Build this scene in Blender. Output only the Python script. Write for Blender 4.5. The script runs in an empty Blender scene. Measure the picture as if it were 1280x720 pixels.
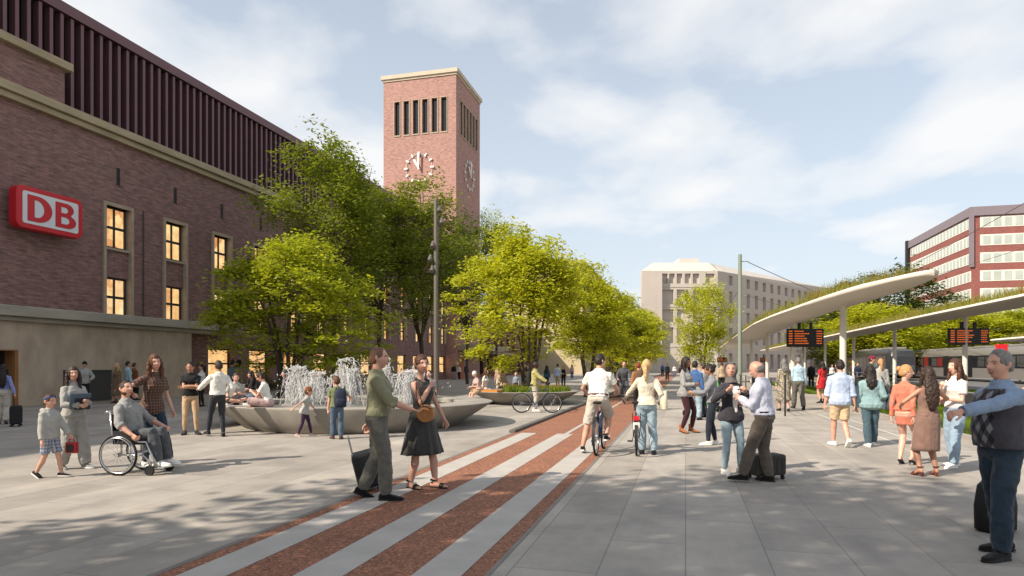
import bpy, math, random
import numpy as np
from mathutils import Vector as V, Matrix as MX
sc = bpy.context.scene; C = sc.collection
R = math.radians; PI = math.pi
rng = random.Random(7)
# ---- the plaza grid: s runs along the station front, t across it towards the tram stop
TH = R(14.65); SN, CS = math.sin(TH), math.cos(TH)
F, HZ, CH = 830.0, 456.0, 1.65
def W(t, s, z=0): return V((s*SN+t*CS, s*CS-t*SN, z))
def G(u, v, z=0):
    Y = F*(CH-z)/(v-HZ); return V(((u-640)/F*Y, Y, z))
def at(u, Y, z=0): return V(((u-640)/F*Y, Y, z))
def ts(p): return (p[0]*CS-p[1]*SN, p[0]*SN+p[1]*CS)

def tag(o, label=None, cat=None, group=None, kind=None):
    if label: o['label'] = label
    if cat: o['category'] = cat
    if group: o['group'] = group
    if kind: o['kind'] = kind
    return o
def empty(name, loc=(0,0,0), rz=0, label=None, cat=None, group=None):
    o = bpy.data.objects.new(name, None); C.objects.link(o)
    o.location = loc; o.rotation_euler = (0,0,rz); o.empty_display_size = .2
    return tag(o, label, cat, group)
def gridempty(name, t, s, **k): return empty(name, W(t,s), -TH, **k)
def kids(o): return [c for c in C.objects if c.parent == o]
def copy_tree(o, parent=None):
    c = o.copy(); C.objects.link(c)
    if parent: c.parent = parent
    for ch in list(o.children): copy_tree(ch, c)
    return c

class MB:
    def __init__(s): s.v=[]; s.f=[]; s.m=[]
    def add(s, vs, fs, mi=0):
        b=len(s.v); s.v += [tuple(p) for p in vs]; s.f += [tuple(i+b for i in f) for f in fs]; s.m += [mi]*len(fs); return s
    def box(s, x0,x1,y0,y1,z0,z1, mi=0, mx=None):
        vs=[V((x,y,z)) for z in (z0,z1) for y in (y0,y1) for x in (x0,x1)]
        if mx is not None: vs=[mx@p for p in vs]
        return s.add(vs, [(0,2,3,1),(4,5,7,6),(0,1,5,4),(2,6,7,3),(0,4,6,2),(1,3,7,5)], mi)
    def loft(s, rings, mi=0, cap=True, closed=True):
        n=len(rings[0]); vs=[p for r in rings for p in r]; fs=[]
        m=n if closed else n-1
        for i in range(len(rings)-1):
            for j in range(m):
                k=(j+1)%n; fs.append((i*n+j, i*n+k, (i+1)*n+k, (i+1)*n+j))
        if cap: fs.append(tuple(range(n-1,-1,-1))); fs.append(tuple((len(rings)-1)*n+j for j in range(n)))
        return s.add(vs, fs, mi)
    def tube(s, pts, r, n=8, mi=0, cap=True, flat=1.0, up=None, round_=False, loop=False):
        pts=[V(p) for p in pts]; rs=list(r) if hasattr(r,'__len__') else [r]*len(pts)
        if round_:
            d0=(pts[0]-pts[1]).normalized(); d1=(pts[-1]-pts[-2]).normalized()
            a,b=rs[0],rs[-1]
            pts=[pts[0]+d0*a*.9, pts[0]+d0*a*.55]+pts+[pts[-1]+d1*b*.55, pts[-1]+d1*b*.9]
            rs=[a*.35,a*.8]+rs+[b*.8,b*.35]
        N=len(pts); tang=[]
        for i in range(N):
            if loop: d=pts[(i+1)%N]-pts[i-1]
            else: d=pts[min(i+1,N-1)]-pts[max(i-1,0)]
            tang.append(d.normalized() if d.length>1e-9 else V((0,0,1)))
        ref=V(up) if up is not None else (V((0,0,1)) if abs(tang[0].z)<.9 else V((0,1,0)))
        rings=[]
        for i in range(N):
            d=tang[i]; a=ref-d*ref.dot(d)
            if a.length<1e-6: a=d.orthogonal()
            a.normalize(); b=d.cross(a)
            if up is None: ref=a
            rings.append([pts[i]+a*(math.cos(2*PI*j/n)*rs[i]*flat)+b*(math.sin(2*PI*j/n)*rs[i]) for j in range(n)])
        if loop: rings.append(rings[0]); cap=False
        return s.loft(rings, mi, cap)
    def prism(s, poly, z0, z1, mi=0):
        n=len(poly); vs=[(p[0],p[1],z0) for p in poly]+[(p[0],p[1],z1) for p in poly]
        fs=[tuple(range(n-1,-1,-1)), tuple(range(n,2*n))]+[(i,(i+1)%n,n+(i+1)%n,n+i) for i in range(n)]
        return s.add(vs, fs, mi)
    def lathe(s, prof, n=32, c=(0,0,0), mi=0, cap=False, sx=1, sy=1):
        rings=[[(c[0]+r*sx*math.cos(2*PI*j/n), c[1]+r*sy*math.sin(2*PI*j/n), c[2]+z) for j in range(n)] for r,z in prof]
        return s.loft(rings, mi, cap)
    def disc(s, c, r, axis='y', n=20, h=.01, mi=0):
        ax={'x':(V((0,1,0)),V((0,0,1)),V((1,0,0))),'y':(V((0,0,1)),V((1,0,0)),V((0,1,0))),'z':(V((1,0,0)),V((0,1,0)),V((0,0,1)))}[axis]
        c=V(c); return s.loft([[c+ax[2]*q+(ax[0]*math.cos(2*PI*j/n)+ax[1]*math.sin(2*PI*j/n))*r for j in range(n)] for q in (-h/2,h/2)], mi)
    def build(s, name, mats, parent=None, smooth=None, bevel=0, loc=None, rz=None, **k):
        me=bpy.data.meshes.new(name); me.from_pydata(s.v,[],s.f)
        for m in (mats if isinstance(mats,(list,tuple)) else [mats]): me.materials.append(m)
        me.polygons.foreach_set('material_index', s.m)
        if smooth is not None:
            me.polygons.foreach_set('use_smooth',[True]*len(s.f))
            me.update()
            if smooth<179: me.set_sharp_from_angle(angle=R(smooth))
        me.update()
        o=bpy.data.objects.new(name, me); C.objects.link(o)
        if parent: o.parent=parent
        if loc is not None: o.location=loc
        if rz is not None: o.rotation_euler=(0,0,rz)
        if bevel:
            b=o.modifiers.new('bevel','BEVEL'); b.width=bevel; b.segments=2; b.limit_method='ANGLE'; b.angle_limit=R(35)
        return tag(o, **k)

def npmesh(name, co, faces4, mats, parent=None, mi=None, loc=None, rz=None, smooth=False, **k):
    """co (N,3), faces (M,k) arrays"""
    me=bpy.data.meshes.new(name); n=len(co); m,kk=faces4.shape
    me.vertices.add(n); me.vertices.foreach_set('co', np.asarray(co,dtype=np.float32).ravel())
    me.loops.add(m*kk); me.loops.foreach_set('vertex_index', faces4.astype(np.int32).ravel())
    me.polygons.add(m); me.polygons.foreach_set('loop_start', np.arange(0,m*kk,kk,dtype=np.int32))
    for q in (mats if isinstance(mats,(list,tuple)) else [mats]): me.materials.append(q)
    if mi is not None: me.polygons.foreach_set('material_index', mi.astype(np.int32))
    me.polygons.foreach_set('use_smooth', np.full(m,smooth))
    me.update(calc_edges=True); me.validate()
    o=bpy.data.objects.new(name, me); C.objects.link(o)
    if parent: o.parent=parent
    if loc is not None: o.location=loc
    if rz is not None: o.rotation_euler=(0,0,rz)
    return tag(o, **k)

# ---------------------------------------------------------------- materials
def srgb(h):
    h=h.lstrip('#'); c=[int(h[i:i+2],16)/255 for i in (0,2,4)]
    return tuple((x/12.92 if x<=.04045 else ((x+.055)/1.055)**2.4) for x in c)
def new_mat(name):
    m=bpy.data.materials.new(name); m.use_nodes=True; nt=m.node_tree
    return m, nt, nt.nodes['Principled BSDF']
def L(nt,a,b): nt.links.new(a,b)
def nd(nt, typ, **k):
    n=nt.nodes.new('ShaderNode'+typ)
    for q,v in k.items():
        if q in n.inputs: n.inputs[q].default_value=v
        else: setattr(n,q,v)
    return n
def ramp(nt, fac, stops, interp='LINEAR'):
    r=nt.nodes.new('ShaderNodeValToRGB'); r.color_ramp.interpolation=interp
    e=r.color_ramp.elements
    while len(e)<len(stops): e.new(.5)
    for i,(p,c) in enumerate(stops): e[i].position=p; e[i].color=tuple(c)+((1,) if len(c)==3 else ())
    L(nt,fac,r.inputs[0]); return r.outputs[0]
def mul(c,f): return tuple(min(1,x*f) for x in c)
def mth(nt, op, a, b=None):
    n=nt.nodes.new('ShaderNodeMath'); n.operation=op
    for i,x in enumerate((a,b)):
        if x is None: continue
        if isinstance(x,(int,float)): n.inputs[i].default_value=x
        else: L(nt,x,n.inputs[i])
    return n.outputs[0]
def mixc(nt, fac, a, b, bt='MIX'):
    n=nt.nodes.new('ShaderNodeMix'); n.data_type='RGBA'; n.blend_type=bt
    for i,x in ((0,fac),(6,a),(7,b)):
        if isinstance(x,(int,float)): n.inputs[i].default_value=x
        elif isinstance(x,tuple): n.inputs[i].default_value=x+(1,) if len(x)==3 else x
        else: L(nt,x,n.inputs[i])
    return n.outputs[2]
_mc={}
def mat(name, col, rough=.7, var=.15, scale=3.0, bump=.0, bscale=40, metal=0, stretch=None, spec=.4, detail=6):
    """plain surface: base colour broken up by noise, optional bump"""
    key=(name,)
    if key in _mc: return _mc[key]
    if isinstance(col,str): col=srgb(col)
    m,nt,p=new_mat(name); tc=nd(nt,'TexCoord'); src=tc.outputs['Object']
    if stretch:
        mp=nd(nt,'Mapping'); mp.inputs['Scale'].default_value=stretch; L(nt,src,mp.inputs[0]); src=mp.outputs[0]
    n=nd(nt,'TexNoise',Scale=scale,Detail=detail,Roughness=.6); L(nt,src,n.inputs['Vector'])
    c=ramp(nt,n.outputs[0],[(.3,mul(col,1-var)),(.7,mul(col,1+var))]); L(nt,c,p.inputs['Base Color'])
    p.inputs['Roughness'].default_value=rough; p.inputs['Metallic'].default_value=metal
    p.inputs['Specular IOR Level'].default_value=spec
    if bump:
        b=nd(nt,'TexNoise',Scale=bscale,Detail=5.0); L(nt,src,b.inputs['Vector'])
        bn=nd(nt,'Bump',Strength=bump,Distance=.02); L(nt,b.outputs[0],bn.inputs['Height']); L(nt,bn.outputs[0],p.inputs['Normal'])
    _mc[key]=m; return m
def emis(name, col, strength, rough=.2):
    m,nt,p=new_mat(name); c=srgb(col) if isinstance(col,str) else col
    p.inputs['Base Color'].default_value=mul(c,.3)+(1,); p.inputs['Emission Color'].default_value=c+(1,)
    p.inputs['Emission Strength'].default_value=strength; p.inputs['Roughness'].default_value=rough
    return m
def brick(name, c1, c2, mortar, bw=.26, bh=.078, ms=.012, stain=.25):
    m,nt,p=new_mat(name); tc=nd(nt,'TexCoord')
    sx=nd(nt,'SeparateXYZ'); L(nt,tc.outputs['Object'],sx.inputs[0])
    sn=nd(nt,'SeparateXYZ'); L(nt,tc.outputs['Normal'],sn.inputs[0])
    ax=mth(nt,'GREATER_THAN',mth(nt,'ABSOLUTE',sn.outputs[0]),.5)
    u=mth(nt,'ADD',mth(nt,'MULTIPLY',ax,sx.outputs[1]),mth(nt,'MULTIPLY',mth(nt,'SUBTRACT',1.0,ax),sx.outputs[0]))
    cb=nd(nt,'CombineXYZ'); L(nt,u,cb.inputs[0]); L(nt,sx.outputs[2],cb.inputs[1])
    br=nd(nt,'TexBrick',Scale=1.0); L(nt,cb.outputs[0],br.inputs['Vector'])
    br.inputs['Color1'].default_value=c1+(1,); br.inputs['Color2'].default_value=c2+(1,); br.inputs['Mortar'].default_value=mortar+(1,)
    br.inputs['Mortar Size'].default_value=ms; br.inputs['Brick Width'].default_value=bw; br.inputs['Row Height'].default_value=bh
    br.inputs['Bias'].default_value=-.1
    # streaky firing variation along courses
    mp=nd(nt,'Mapping'); mp.inputs['Scale'].default_value=(1.6,9,1); L(nt,cb.outputs[0],mp.inputs[0])
    n=nd(nt,'TexNoise',Scale=1.3,Detail=8.0,Roughness=.7); L(nt,mp.outputs[0],n.inputs['Vector'])
    n2=nd(nt,'TexNoise',Scale=.16,Detail=4.0); L(nt,cb.outputs[0],n2.inputs['Vector'])
    c=mixc(nt,1.0,br.outputs[0],ramp(nt,n.outputs[0],[(.34,(.36,)*3),(.5,(.95,)*3),(.70,(1.45,)*3)]),'MULTIPLY')
    c=mixc(nt,stain,c,ramp(nt,n2.outputs[0],[(.35,mul(c1,.55)),(.65,mul(c2,1.3))]))
    L(nt,c,p.inputs['Base Color']); p.inputs['Roughness'].default_value=.85
    bn=nd(nt,'Bump',Strength=.5,Distance=.012); bn.invert=True; L(nt,br.outputs['Fac'],bn.inputs['Height']); L(nt,bn.outputs[0],p.inputs['Normal'])
    return m

# ---------------------------------------------------------------- camera, sun, sky
cam=bpy.data.cameras.new('camera'); co=bpy.data.objects.new('camera',cam); C.objects.link(co); sc.camera=co
co.location=(0,0,CH); co.rotation_euler=(R(90),0,0)
cam.sensor_width=36; cam.lens=F/1280*36; cam.shift_y=(HZ-360)/1280; cam.clip_end=3000; cam.clip_start=.05
SUN_EL, SUN_AZ = R(38), R(32)       # direction the light travels: SUN_AZ from +X towards +Y
sd=V((math.cos(SUN_AZ)*math.cos(SUN_EL), math.sin(SUN_AZ)*math.cos(SUN_EL), -math.sin(SUN_EL)))
sl=bpy.data.lights.new('sun','SUN'); sl.energy=4.6; sl.angle=R(.5); sl.color=(1,.895,.755)
so=bpy.data.objects.new('sun',sl); C.objects.link(so); so.rotation_euler=sd.to_track_quat('-Z','Y').to_euler(); so.location=(-30,-20,40)
wd=bpy.data.worlds.new('World'); sc.world=wd; wd.use_nodes=True; nt=wd.node_tree; bg=nt.nodes['Background']
sky=nd(nt,'TexSky'); sky.sky_type='NISHITA'; sky.sun_disc=False; sky.sun_elevation=SUN_EL; sky.sun_rotation=math.atan2(-sd.x,-sd.y)
sky.air_density=1.0; sky.dust_density=1.6; sky.ozone_density=1.2; sky.altitude=50
tc=nd(nt,'TexCoord'); sp=nd(nt,'SeparateXYZ'); L(nt,tc.outputs['Generated'],sp.inputs[0])
zz=mth(nt,'ADD',mth(nt,'MAXIMUM',sp.outputs[2],0.0),.16)
cb=nd(nt,'CombineXYZ'); L(nt,mth(nt,'DIVIDE',sp.outputs[0],zz),cb.inputs[0]); L(nt,mth(nt,'DIVIDE',sp.outputs[1],zz),cb.inputs[1])
mp=nd(nt,'Mapping'); mp.inputs['Location'].default_value=(21.3, 5.2, 0); mp.inputs['Scale'].default_value=(1.0,.8,1); L(nt,cb.outputs[0],mp.inputs[0])
n1=nd(nt,'TexNoise',Scale=1.9,Detail=9.0,Roughness=.5,Distortion=.15); L(nt,mp.outputs[0],n1.inputs['Vector'])
n2=nd(nt,'TexNoise',Scale=.7,Detail=2.0); L(nt,mp.outputs[0],n2.inputs['Vector'])
cl=mth(nt,'ADD',mth(nt,'MULTIPLY',n1.outputs[0],.72),mth(nt,'MULTIPLY',n2.outputs[0],.35))
cm=ramp(nt,cl,[(.515,(0,0,0)),(.575,(.42,)*3),(.67,(.85,)*3)])
lowfade=mth(nt,'MULTIPLY',cm,ramp(nt,sp.outputs[2],[(.0,(.25,)*3),(.12,(1,1,1))]))
# milky summer haze towards the horizon, clouds over it
hz=mixc(nt,ramp(nt,sp.outputs[2],[(0,(.86,)*3),(.55,(.45,)*3)]),sky.outputs[0],(5.55,6.05,6.5))
cc=mixc(nt,lowfade,hz,(6.7,6.65,6.6))
L(nt,cc,bg.inputs[0]); bg.inputs[1].default_value=.098
sc.view_settings.view_transform='Standard'; sc.view_settings.look='None'; sc.view_settings.exposure=.62; sc.view_settings.gamma=1
sc.cycles.max_bounces=6; sc.cycles.transparent_max_bounces=8; sc.cycles.use_denoising=True
# ================================================================ ground
def paving_mat():
    m,nt,p=new_mat('plaza paving'); tc=nd(nt,'TexCoord')
    mp=nd(nt,'Mapping'); mp.inputs['Rotation'].default_value=(0,0,R(90)); L(nt,tc.outputs['Object'],mp.inputs[0])
    br=nd(nt,'TexBrick',Scale=1.0); L(nt,mp.outputs[0],br.inputs['Vector'])
    br.inputs['Brick Width'].default_value=2.1; br.inputs['Row Height'].default_value=.68; br.inputs['Mortar Size'].default_value=.006
    br.inputs['Color1'].default_value=(.30,.272,.240,1); br.inputs['Color2'].default_value=(.37,.337,.298,1); br.inputs['Mortar'].default_value=(.22,.20,.178,1)
    n=nd(nt,'TexNoise',Scale=1.1,Detail=8.0,Roughness=.68); L(nt,tc.outputs['Object'],n.inputs['Vector'])
    mp2=nd(nt,'Mapping'); mp2.inputs['Scale'].default_value=(1,.16,1); L(nt,tc.outputs['Object'],mp2.inputs[0])
    n3=nd(nt,'TexNoise',Scale=1.7,Detail=5.0,Roughness=.6); L(nt,mp2.outputs[0],n3.inputs['Vector'])
    n2=nd(nt,'TexNoise',Scale=120,Detail=3.0); L(nt,tc.outputs['Object'],n2.inputs['Vector'])
    c=mixc(nt,1.0,br.outputs[0],ramp(nt,n.outputs[0],[(.3,(.76,.76,.77)),(.5,(1,1,1)),(.72,(1.2,1.18,1.15))]),'MULTIPLY')
    c=mixc(nt,1.0,c,ramp(nt,n3.outputs[0],[(.33,(.86,.86,.86)),(.6,(1.04,1.03,1.02))]),'MULTIPLY')
    c=mixc(nt,1.0,c,ramp(nt,n2.outputs[0],[(.3,(.9,.9,.9)),(.7,(1.1,1.1,1.1))]),'MULTIPLY')
    L(nt,c,p.inputs['Base Color']); p.inputs['Roughness'].default_value=.72; p.inputs['Specular IOR Level'].default_value=.3
    bn=nd(nt,'Bump',Strength=.25,Distance=.004); L(nt,n2.outputs[0],bn.inputs['Height']); L(nt,bn.outputs[0],p.inputs['Normal'])
    return m
PAVE=paving_mat()
def asphalt(name, col, speck=.35):
    m,nt,p=new_mat(name); tc=nd(nt,'TexCoord')
    v=nd(nt,'TexVoronoi',Scale=55); L(nt,tc.outputs['Object'],v.inputs['Vector'])
    n=nd(nt,'TexNoise',Scale=1.3,Detail=7.0,Roughness=.65); L(nt,tc.outputs['Object'],n.inputs['Vector'])
    sv=nd(nt,'SeparateColor'); L(nt,v.outputs['Color'],sv.inputs[0])
    c=ramp(nt,sv.outputs[0],[(.1,mul(col,1-speck)),(.6,col),(.93,mul(col,1.25)),(.97,mul(col,1+2.2*speck))])
    c=mixc(nt,1.0,c,ramp(nt,n.outputs[0],[(.3,(.84,.84,.84)),(.7,(1.12,1.1,1.08))]),'MULTIPLY')
    L(nt,c,p.inputs['Base Color']); p.inputs['Roughness'].default_value=.85
    bn=nd(nt,'Bump',Strength=.3,Distance=.005); L(nt,v.outputs['Distance'],bn.inputs['Height']); L(nt,bn.outputs[0],p.inputs['Normal'])
    return m
REDASPH=asphalt('red lane asphalt',(.27,.114,.064),.45)
GREYASPH=asphalt('tram apron asphalt',(.13,.125,.12),.2)
MARK=mat('lane stripe paint',(.42,.39,.355),.7,.10,2.5,.15,90)
STEEL=mat('galvanised steel','#8d8f8e',.45,.1,6,metal=.6)
DARKM=mat('dark metal','#2b2a2b',.5,.1,6,metal=.3)
def sheet(name, m, t0,t1,s0,s1,z, kind='structure'):
    g=MB(); g.add([(t0,s0,z),(t1,s0,z),(t1,s1,z),(t0,s1,z)],[(0,1,2,3)])
    return g.build(name,m,rz=-TH,kind=kind)
sheet('ground',PAVE,-500,500,-200,900,0)
sheet('bike_lane',REDASPH,-4.0,-1.52,-6,150,.004)
for a,b in ((-3.84,-3.46),(-2.96,-2.58),(-2.07,-1.69)):
    sheet('lane_marking',MARK,a,b,-6,15.6,.008)
sheet('lane_marking',MARK,-2.80,-2.70,15.6,150,.008)
sheet('lane_edge',mat('lane edge strip','#77716c',.6),-4.06,-4.0,-6,15.6,.006)
g=MB(); g.box(-4.16,-4.0,15.6,150,.002,.07); g.build('kerb',mat('dark kerb','#5d5955',.7),rz=-TH,kind='structure',bevel=.015)
sheet('lane_edge',mat('lane edge strip','#77716c',.6),-1.52,-1.48,-6,150,.006)
for t in (4.25,4.75): sheet('guide_strip',mat('white guide strip','#c9c6c0',.6),t,t+.05,15,24,.004)
sheet('road',GREYASPH,19,34,-10,260,.004)
for t in (20.6,22.1,24.4,25.9):
    g=MB(); g.box(t-.04,t+.04,-10,260,.005,.012); g.build('tram_rail',STEEL,rz=-TH,kind='structure')

# ================================================================ station building
BRK=brick('clinker brick',(.325,.172,.150),(.188,.104,.094),(.17,.12,.107),.40,.105,.011)
BRT=brick('tower brick',(.45,.232,.188),(.31,.155,.13),(.39,.29,.25),.42,.125,.016,.22)
STONE=mat('pale sandstone','#a39479',.85,.22,1.2,.35,25,stretch=(.4,.4,3))
SURR=mat('window stone surround','#a39380',.8,.15,2,.2,30)
CONC=mat('board concrete wall','#b5a28e',.85,.25,1.1,.4,18,stretch=(1,1,.5))
SLAT=mat('brown aluminium fins','#6a4c50',.45,.08,.6,metal=.35)
DARKG=mat('dark glazing','#191a1d',.12,.2,.3,spec=.8)
FRAME=mat('anthracite window frame','#2e3232',.5)
def litpane():
    m,nt,p=new_mat('lit room behind glass'); tc=nd(nt,'TexCoord'); oi=nd(nt,'ObjectInfo')
    ad=nd(nt,'VectorMath'); ad.operation='ADD'; L(nt,tc.outputs['Object'],ad.inputs[0]); 
    sc3=nd(nt,'VectorMath'); sc3.operation='SCALE'; sc3.inputs['Scale'].default_value=37.; cbx=nd(nt,'CombineXYZ'); L(nt,oi.outputs['Random'],cbx.inputs[1]); L(nt,oi.outputs['Random'],cbx.inputs[2])
    L(nt,cbx.outputs[0],sc3.inputs[0]); L(nt,sc3.outputs[0],ad.inputs[1])
    v=nd(nt,'TexVoronoi',Scale=1.25); v.distance='CHEBYCHEV'; L(nt,ad.outputs[0],v.inputs['Vector'])
    s=nd(nt,'SeparateColor'); L(nt,v.outputs['Color'],s.inputs[0])
    c=ramp(nt,s.outputs[0],[(.0,(.93,.62,.29)),(.45,(.86,.53,.22)),(.72,(.62,.27,.10)),(1,(.97,.72,.40))])
    n=nd(nt,'TexNoise',Scale=3.0,Detail=4.0); L(nt,ad.outputs[0],n.inputs['Vector'])
    c=mixc(nt,1.0,c,ramp(nt,n.outputs[0],[(.3,(.72,.68,.62)),(.65,(1.05,1.02,1.0))]),'MULTIPLY')
    L(nt,c,p.inputs['Emission Color']); p.inputs['Emission Strength'].default_value=.82
    p.inputs['Base Color'].default_value=(.05,.04,.03,1); p.inputs['Roughness'].default_value=.08
    return m
LIT=litpane()
def facade(mb, P, a0,a1,z0,z1, holes, depth, mi=0, back=None, flip=False):
    """wall sheet with openings and their reveals; holes (a0,a1,z0,z1); P(a,z,d)->point"""
    As=sorted({a0,a1,*[h[0] for h in holes],*[h[1] for h in holes]}); Zs=sorted({z0,z1,*[h[2] for h in holes],*[h[3] for h in holes]})
    def quad(p,m=mi): mb.add(p,[(3,2,1,0) if flip else (0,1,2,3)],m)
    for i in range(len(As)-1):
        for j in range(len(Zs)-1):
            ca,cz=(As[i]+As[i+1])/2,(Zs[j]+Zs[j+1])/2
            if any(h[0]<ca<h[1] and h[2]<cz<h[3] for h in holes): continue
            quad([P(As[i],Zs[j],0),P(As[i+1],Zs[j],0),P(As[i+1],Zs[j+1],0),P(As[i],Zs[j+1],0)])
    for h in holes:
        a,b,c,d=h[:4]; D=depth
        quad([P(a,c,0),P(b,c,0),P(b,c,D),P(a,c,D)]); quad([P(b,d,0),P(a,d,0),P(a,d,D),P(b,d,D)])
        quad([P(b,c,0),P(b,d,0),P(b,d,D),P(b,c,D)]); quad([P(a,d,0),P(a,c,0),P(a,c,D),P(a,d,D)])
        if back is not None: quad([P(a,c,D),P(b,c,D),P(b,d,D),P(a,d,D)],back)
S0=25.0; TW=-26.5
st=gridempty('station_building',TW,S0,label='long dark brick station front with lit windows and brown fin storey',cat='building')
sy0,sy1=-52.0,46.55
bays=[.3+3.7*k for k in range(13)]
holes=[]
for y in bays:
    holes.append((y+.12,y+1.64,4.0,9.22))
    holes.append((y-.25,y+1.9,.75,2.6))
Pf=lambda a,z,d:(-d,a,z)
w=MB(); facade(w,Pf,sy0,sy1,0,13.0,holes,.38)
# vent slits above every bay, butted on as dark recesses with a brick cheek
w.box(-19,-.55,sy0,sy1,0,12.9); 
w.box(-1.2,.0,sy0,-1.65,13.0,14.6)
w.build('brick_wall',BRK,st)
for i,y in enumerate(bays):
    if i==0:
        vs_=MB(); vs_.box(-.02,.012,.8,.98,10.3,11.15); vs_.box(-.02,.05,.98,1.16,10.3,11.15,1); vso=vs_.build('vent_slit',[DARKM,BRK],st); vso.location.y=y
    else: copy_tree(vso).location.y=y
dp=MB(); dp.tube([(.03,2.72,4.0),(.03,2.72,9.4)],.035,6); dp.build('downpipe',mat('old pipe','#4a3f40',.6),st)
c=MB(); c.box(-.5,.25,sy0,sy1,12.36,12.62); c.box(-.5,.42,sy0,sy1,12.623,12.98); c.build('cornice',STONE,st,bevel=.03)
c=MB(); c.box(-1.3,.28,sy0,-1.45,14.6,14.95); c.build('parapet_coping',STONE,st,bevel=.03)
c=MB(); c.box(-.3,1.5,sy0,8.6,3.54,3.95); c.box(-.3,1.25,sy0,8.4,3.36,3.537); c.build('canopy_slab',mat('grey slab concrete','#a1998b',.85,.2,1.0,.3,25,stretch=(.5,.5,2)),st,bevel=.03)
# concrete entrance block under the slab
cb_=MB(); facade(cb_,lambda a,z,d:(1.0-d,a,z),sy0,4.95,0,3.36,[(-7.2,-4.6,.0,2.2),(-20,-16,0,2.4)],.5,back=1)
cb_.add([(1.0,4.95,0),(0,4.95,0),(0,4.95,3.36),(1.0,4.95,3.36)],[(0,1,2,3)])
cbo=cb_.build('entrance_block',[CONC,DARKG],st)
j=MB(); j.box(.5,1.03,-4.72,-4.58,0,2.24); j.box(.5,1.03,-7.3,-4.723,2.2,2.24); j.build('door_jamb',mat('oiled oak','#94643a',.6,.2,3,stretch=(4,4,.6)),cbo)
j=MB(); j.box(.55,.62,-5.9,-5.8,0,2.2); j.box(.55,.62,-6.9,-6.8,0,2.2); j.build('door_frame',FRAME,cbo)
j=MB(); j.box(1.0,1.06,-2.6,-.2,.05,1.42); j.box(1.06,1.09,-1.44,-1.38,.05,1.42); j.box(1.06,1.10,-2.6,-.2,1.36,1.42)
j.build('service_hatch',mat('grey steel hatch','#3d3d3c',.5,.1,2),cbo)
# windows: one of each kind, then copies
def make_window(wd_,ht,deep=.22):
    f=MB(); q=.07
    for a,b,c_,d in ((0,q,0,ht),(wd_-q,wd_,0,ht),(q,wd_-q,0,q),(q,wd_-q,ht-q,ht),(wd_/2-.035,wd_/2+.035,q,ht-q)): f.box(-.05,.05,a,b,c_,d)
    f.box(-.045,.06,q,wd_/2-.035,ht*.5-.06,ht*.5+.06); f.box(-.045,.06,wd_/2+.035,wd_-q,ht*.5-.06,ht*.5+.06)
    o=f.build('window',FRAME,st)
    p=MB(); p.add([(-.03,0,0),(-.03,wd_,0),(-.03,wd_,ht),(-.03,0,ht)],[(0,1,2,3)]); p.build('pane',LIT,o); return o
wu=make_window(1.32,1.95); wl=make_window(1.32,1.84)
gw=MB()
for a,b,c_,d in ((0,.08,0,1.85),(2.07,2.15,0,1.85),(.08,2.07,0,.08),(.08,2.07,1.77,1.85),(.08,2.07,.92,1.02)): gw.box(-.05,.05,a,b,c_,d)
gwo=gw.build('window',FRAME,st); p=MB(); p.add([(-.03,0,0),(-.03,2.15,0),(-.03,2.15,1.85),(-.03,0,1.85)],[(0,1,2,3)]); p.build('pane',LIT,gwo)
sr=MB()
sr.box(-.30,.10,0,.16,3.95,9.38); sr.box(-.30,.10,1.60,1.76,3.95,9.38); sr.box(-.30,.10,.16,1.60,9.22,9.38)
sr.box(-.30,.02,.16,1.60,7.13,7.25)
sro=sr.build('window_surround',SURR,st); sp_=MB(); sp_.box(-.36,-.10,.163,1.597,5.84,7.127); sp_.build('spandrel',BRK,sro)
for i,y in enumerate(bays):
    for o,dy,z,x in ((wu,.22,7.26,-.24),(wl,.22,3.98,-.24),(gwo,-.25,.75,-.32),(sro,0,0,0)):
        q=o if i==0 else copy_tree(o); q.location=(x,y+dy,z)
# fin storey
f=MB(); f.box(-19,-1.9,sy0,sy1+12,12.9,18.4,1); 
y=sy0
while y<sy1+11:
    f.box(-1.85,-1.5,y,y+.17,12.95,17.95); y+=.536
f.build('fin_screen',[SLAT,DARKG],st)
f=MB(); f.box(-19.3,-1.4,sy0,sy1+12,18.0,18.5); f.build('roof_fascia',SLAT,st)
# illuminated company sign on the wall
def polytext(shapes):
    cu=bpy.data.curves.new('c','CURVE'); cu.dimensions='2D'; cu.fill_mode='BOTH'; cu.extrude=.012
    for pts in shapes:
        s=cu.splines.new('POLY'); s.points.add(len(pts)-1); s.use_cyclic_u=True
        for q,p in zip(s.points,pts): q.co=(p[0],p[1],0,1)
    o=bpy.data.objects.new('c',cu); C.objects.link(o); dg=bpy.context.evaluated_depsgraph_get()
    me=bpy.data.meshes.new_from_object(o.evaluated_get(dg)); bpy.data.objects.remove(o); return me
def arc(cx,cy,rx,ry,a0,a1,n=14): return [(cx+rx*math.cos(R(a0+(a1-a0)*i/n)),cy+ry*math.sin(R(a0+(a1-a0)*i/n))) for i in range(n+1)]
def rrect(w,h,r,n=8): return arc(w/2-r,h/2-r,r,r,0,90,n)+arc(-w/2+r,h/2-r,r,r,90,180,n)+arc(-w/2+r,-h/2+r,r,r,180,270,n)+arc(w/2-r,-h/2+r,r,r,270,360,n)
SR=mat('sign red','#c3202b',.4,.04,2); SWH=mat('sign white','#d5d7da',.4,.03,2)
sg=gridempty('station_sign',-25.72,22.05,label='red and white DB sign mounted high on the dark brick wall',cat='sign'); sg.location.z=8.02
def yz(poly,x): return [V((x,p[0],p[1])) for p in poly]
b=MB(); o_=rrect(3.0,1.72,.30); i_=rrect(2.94,1.66,.27)
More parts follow.
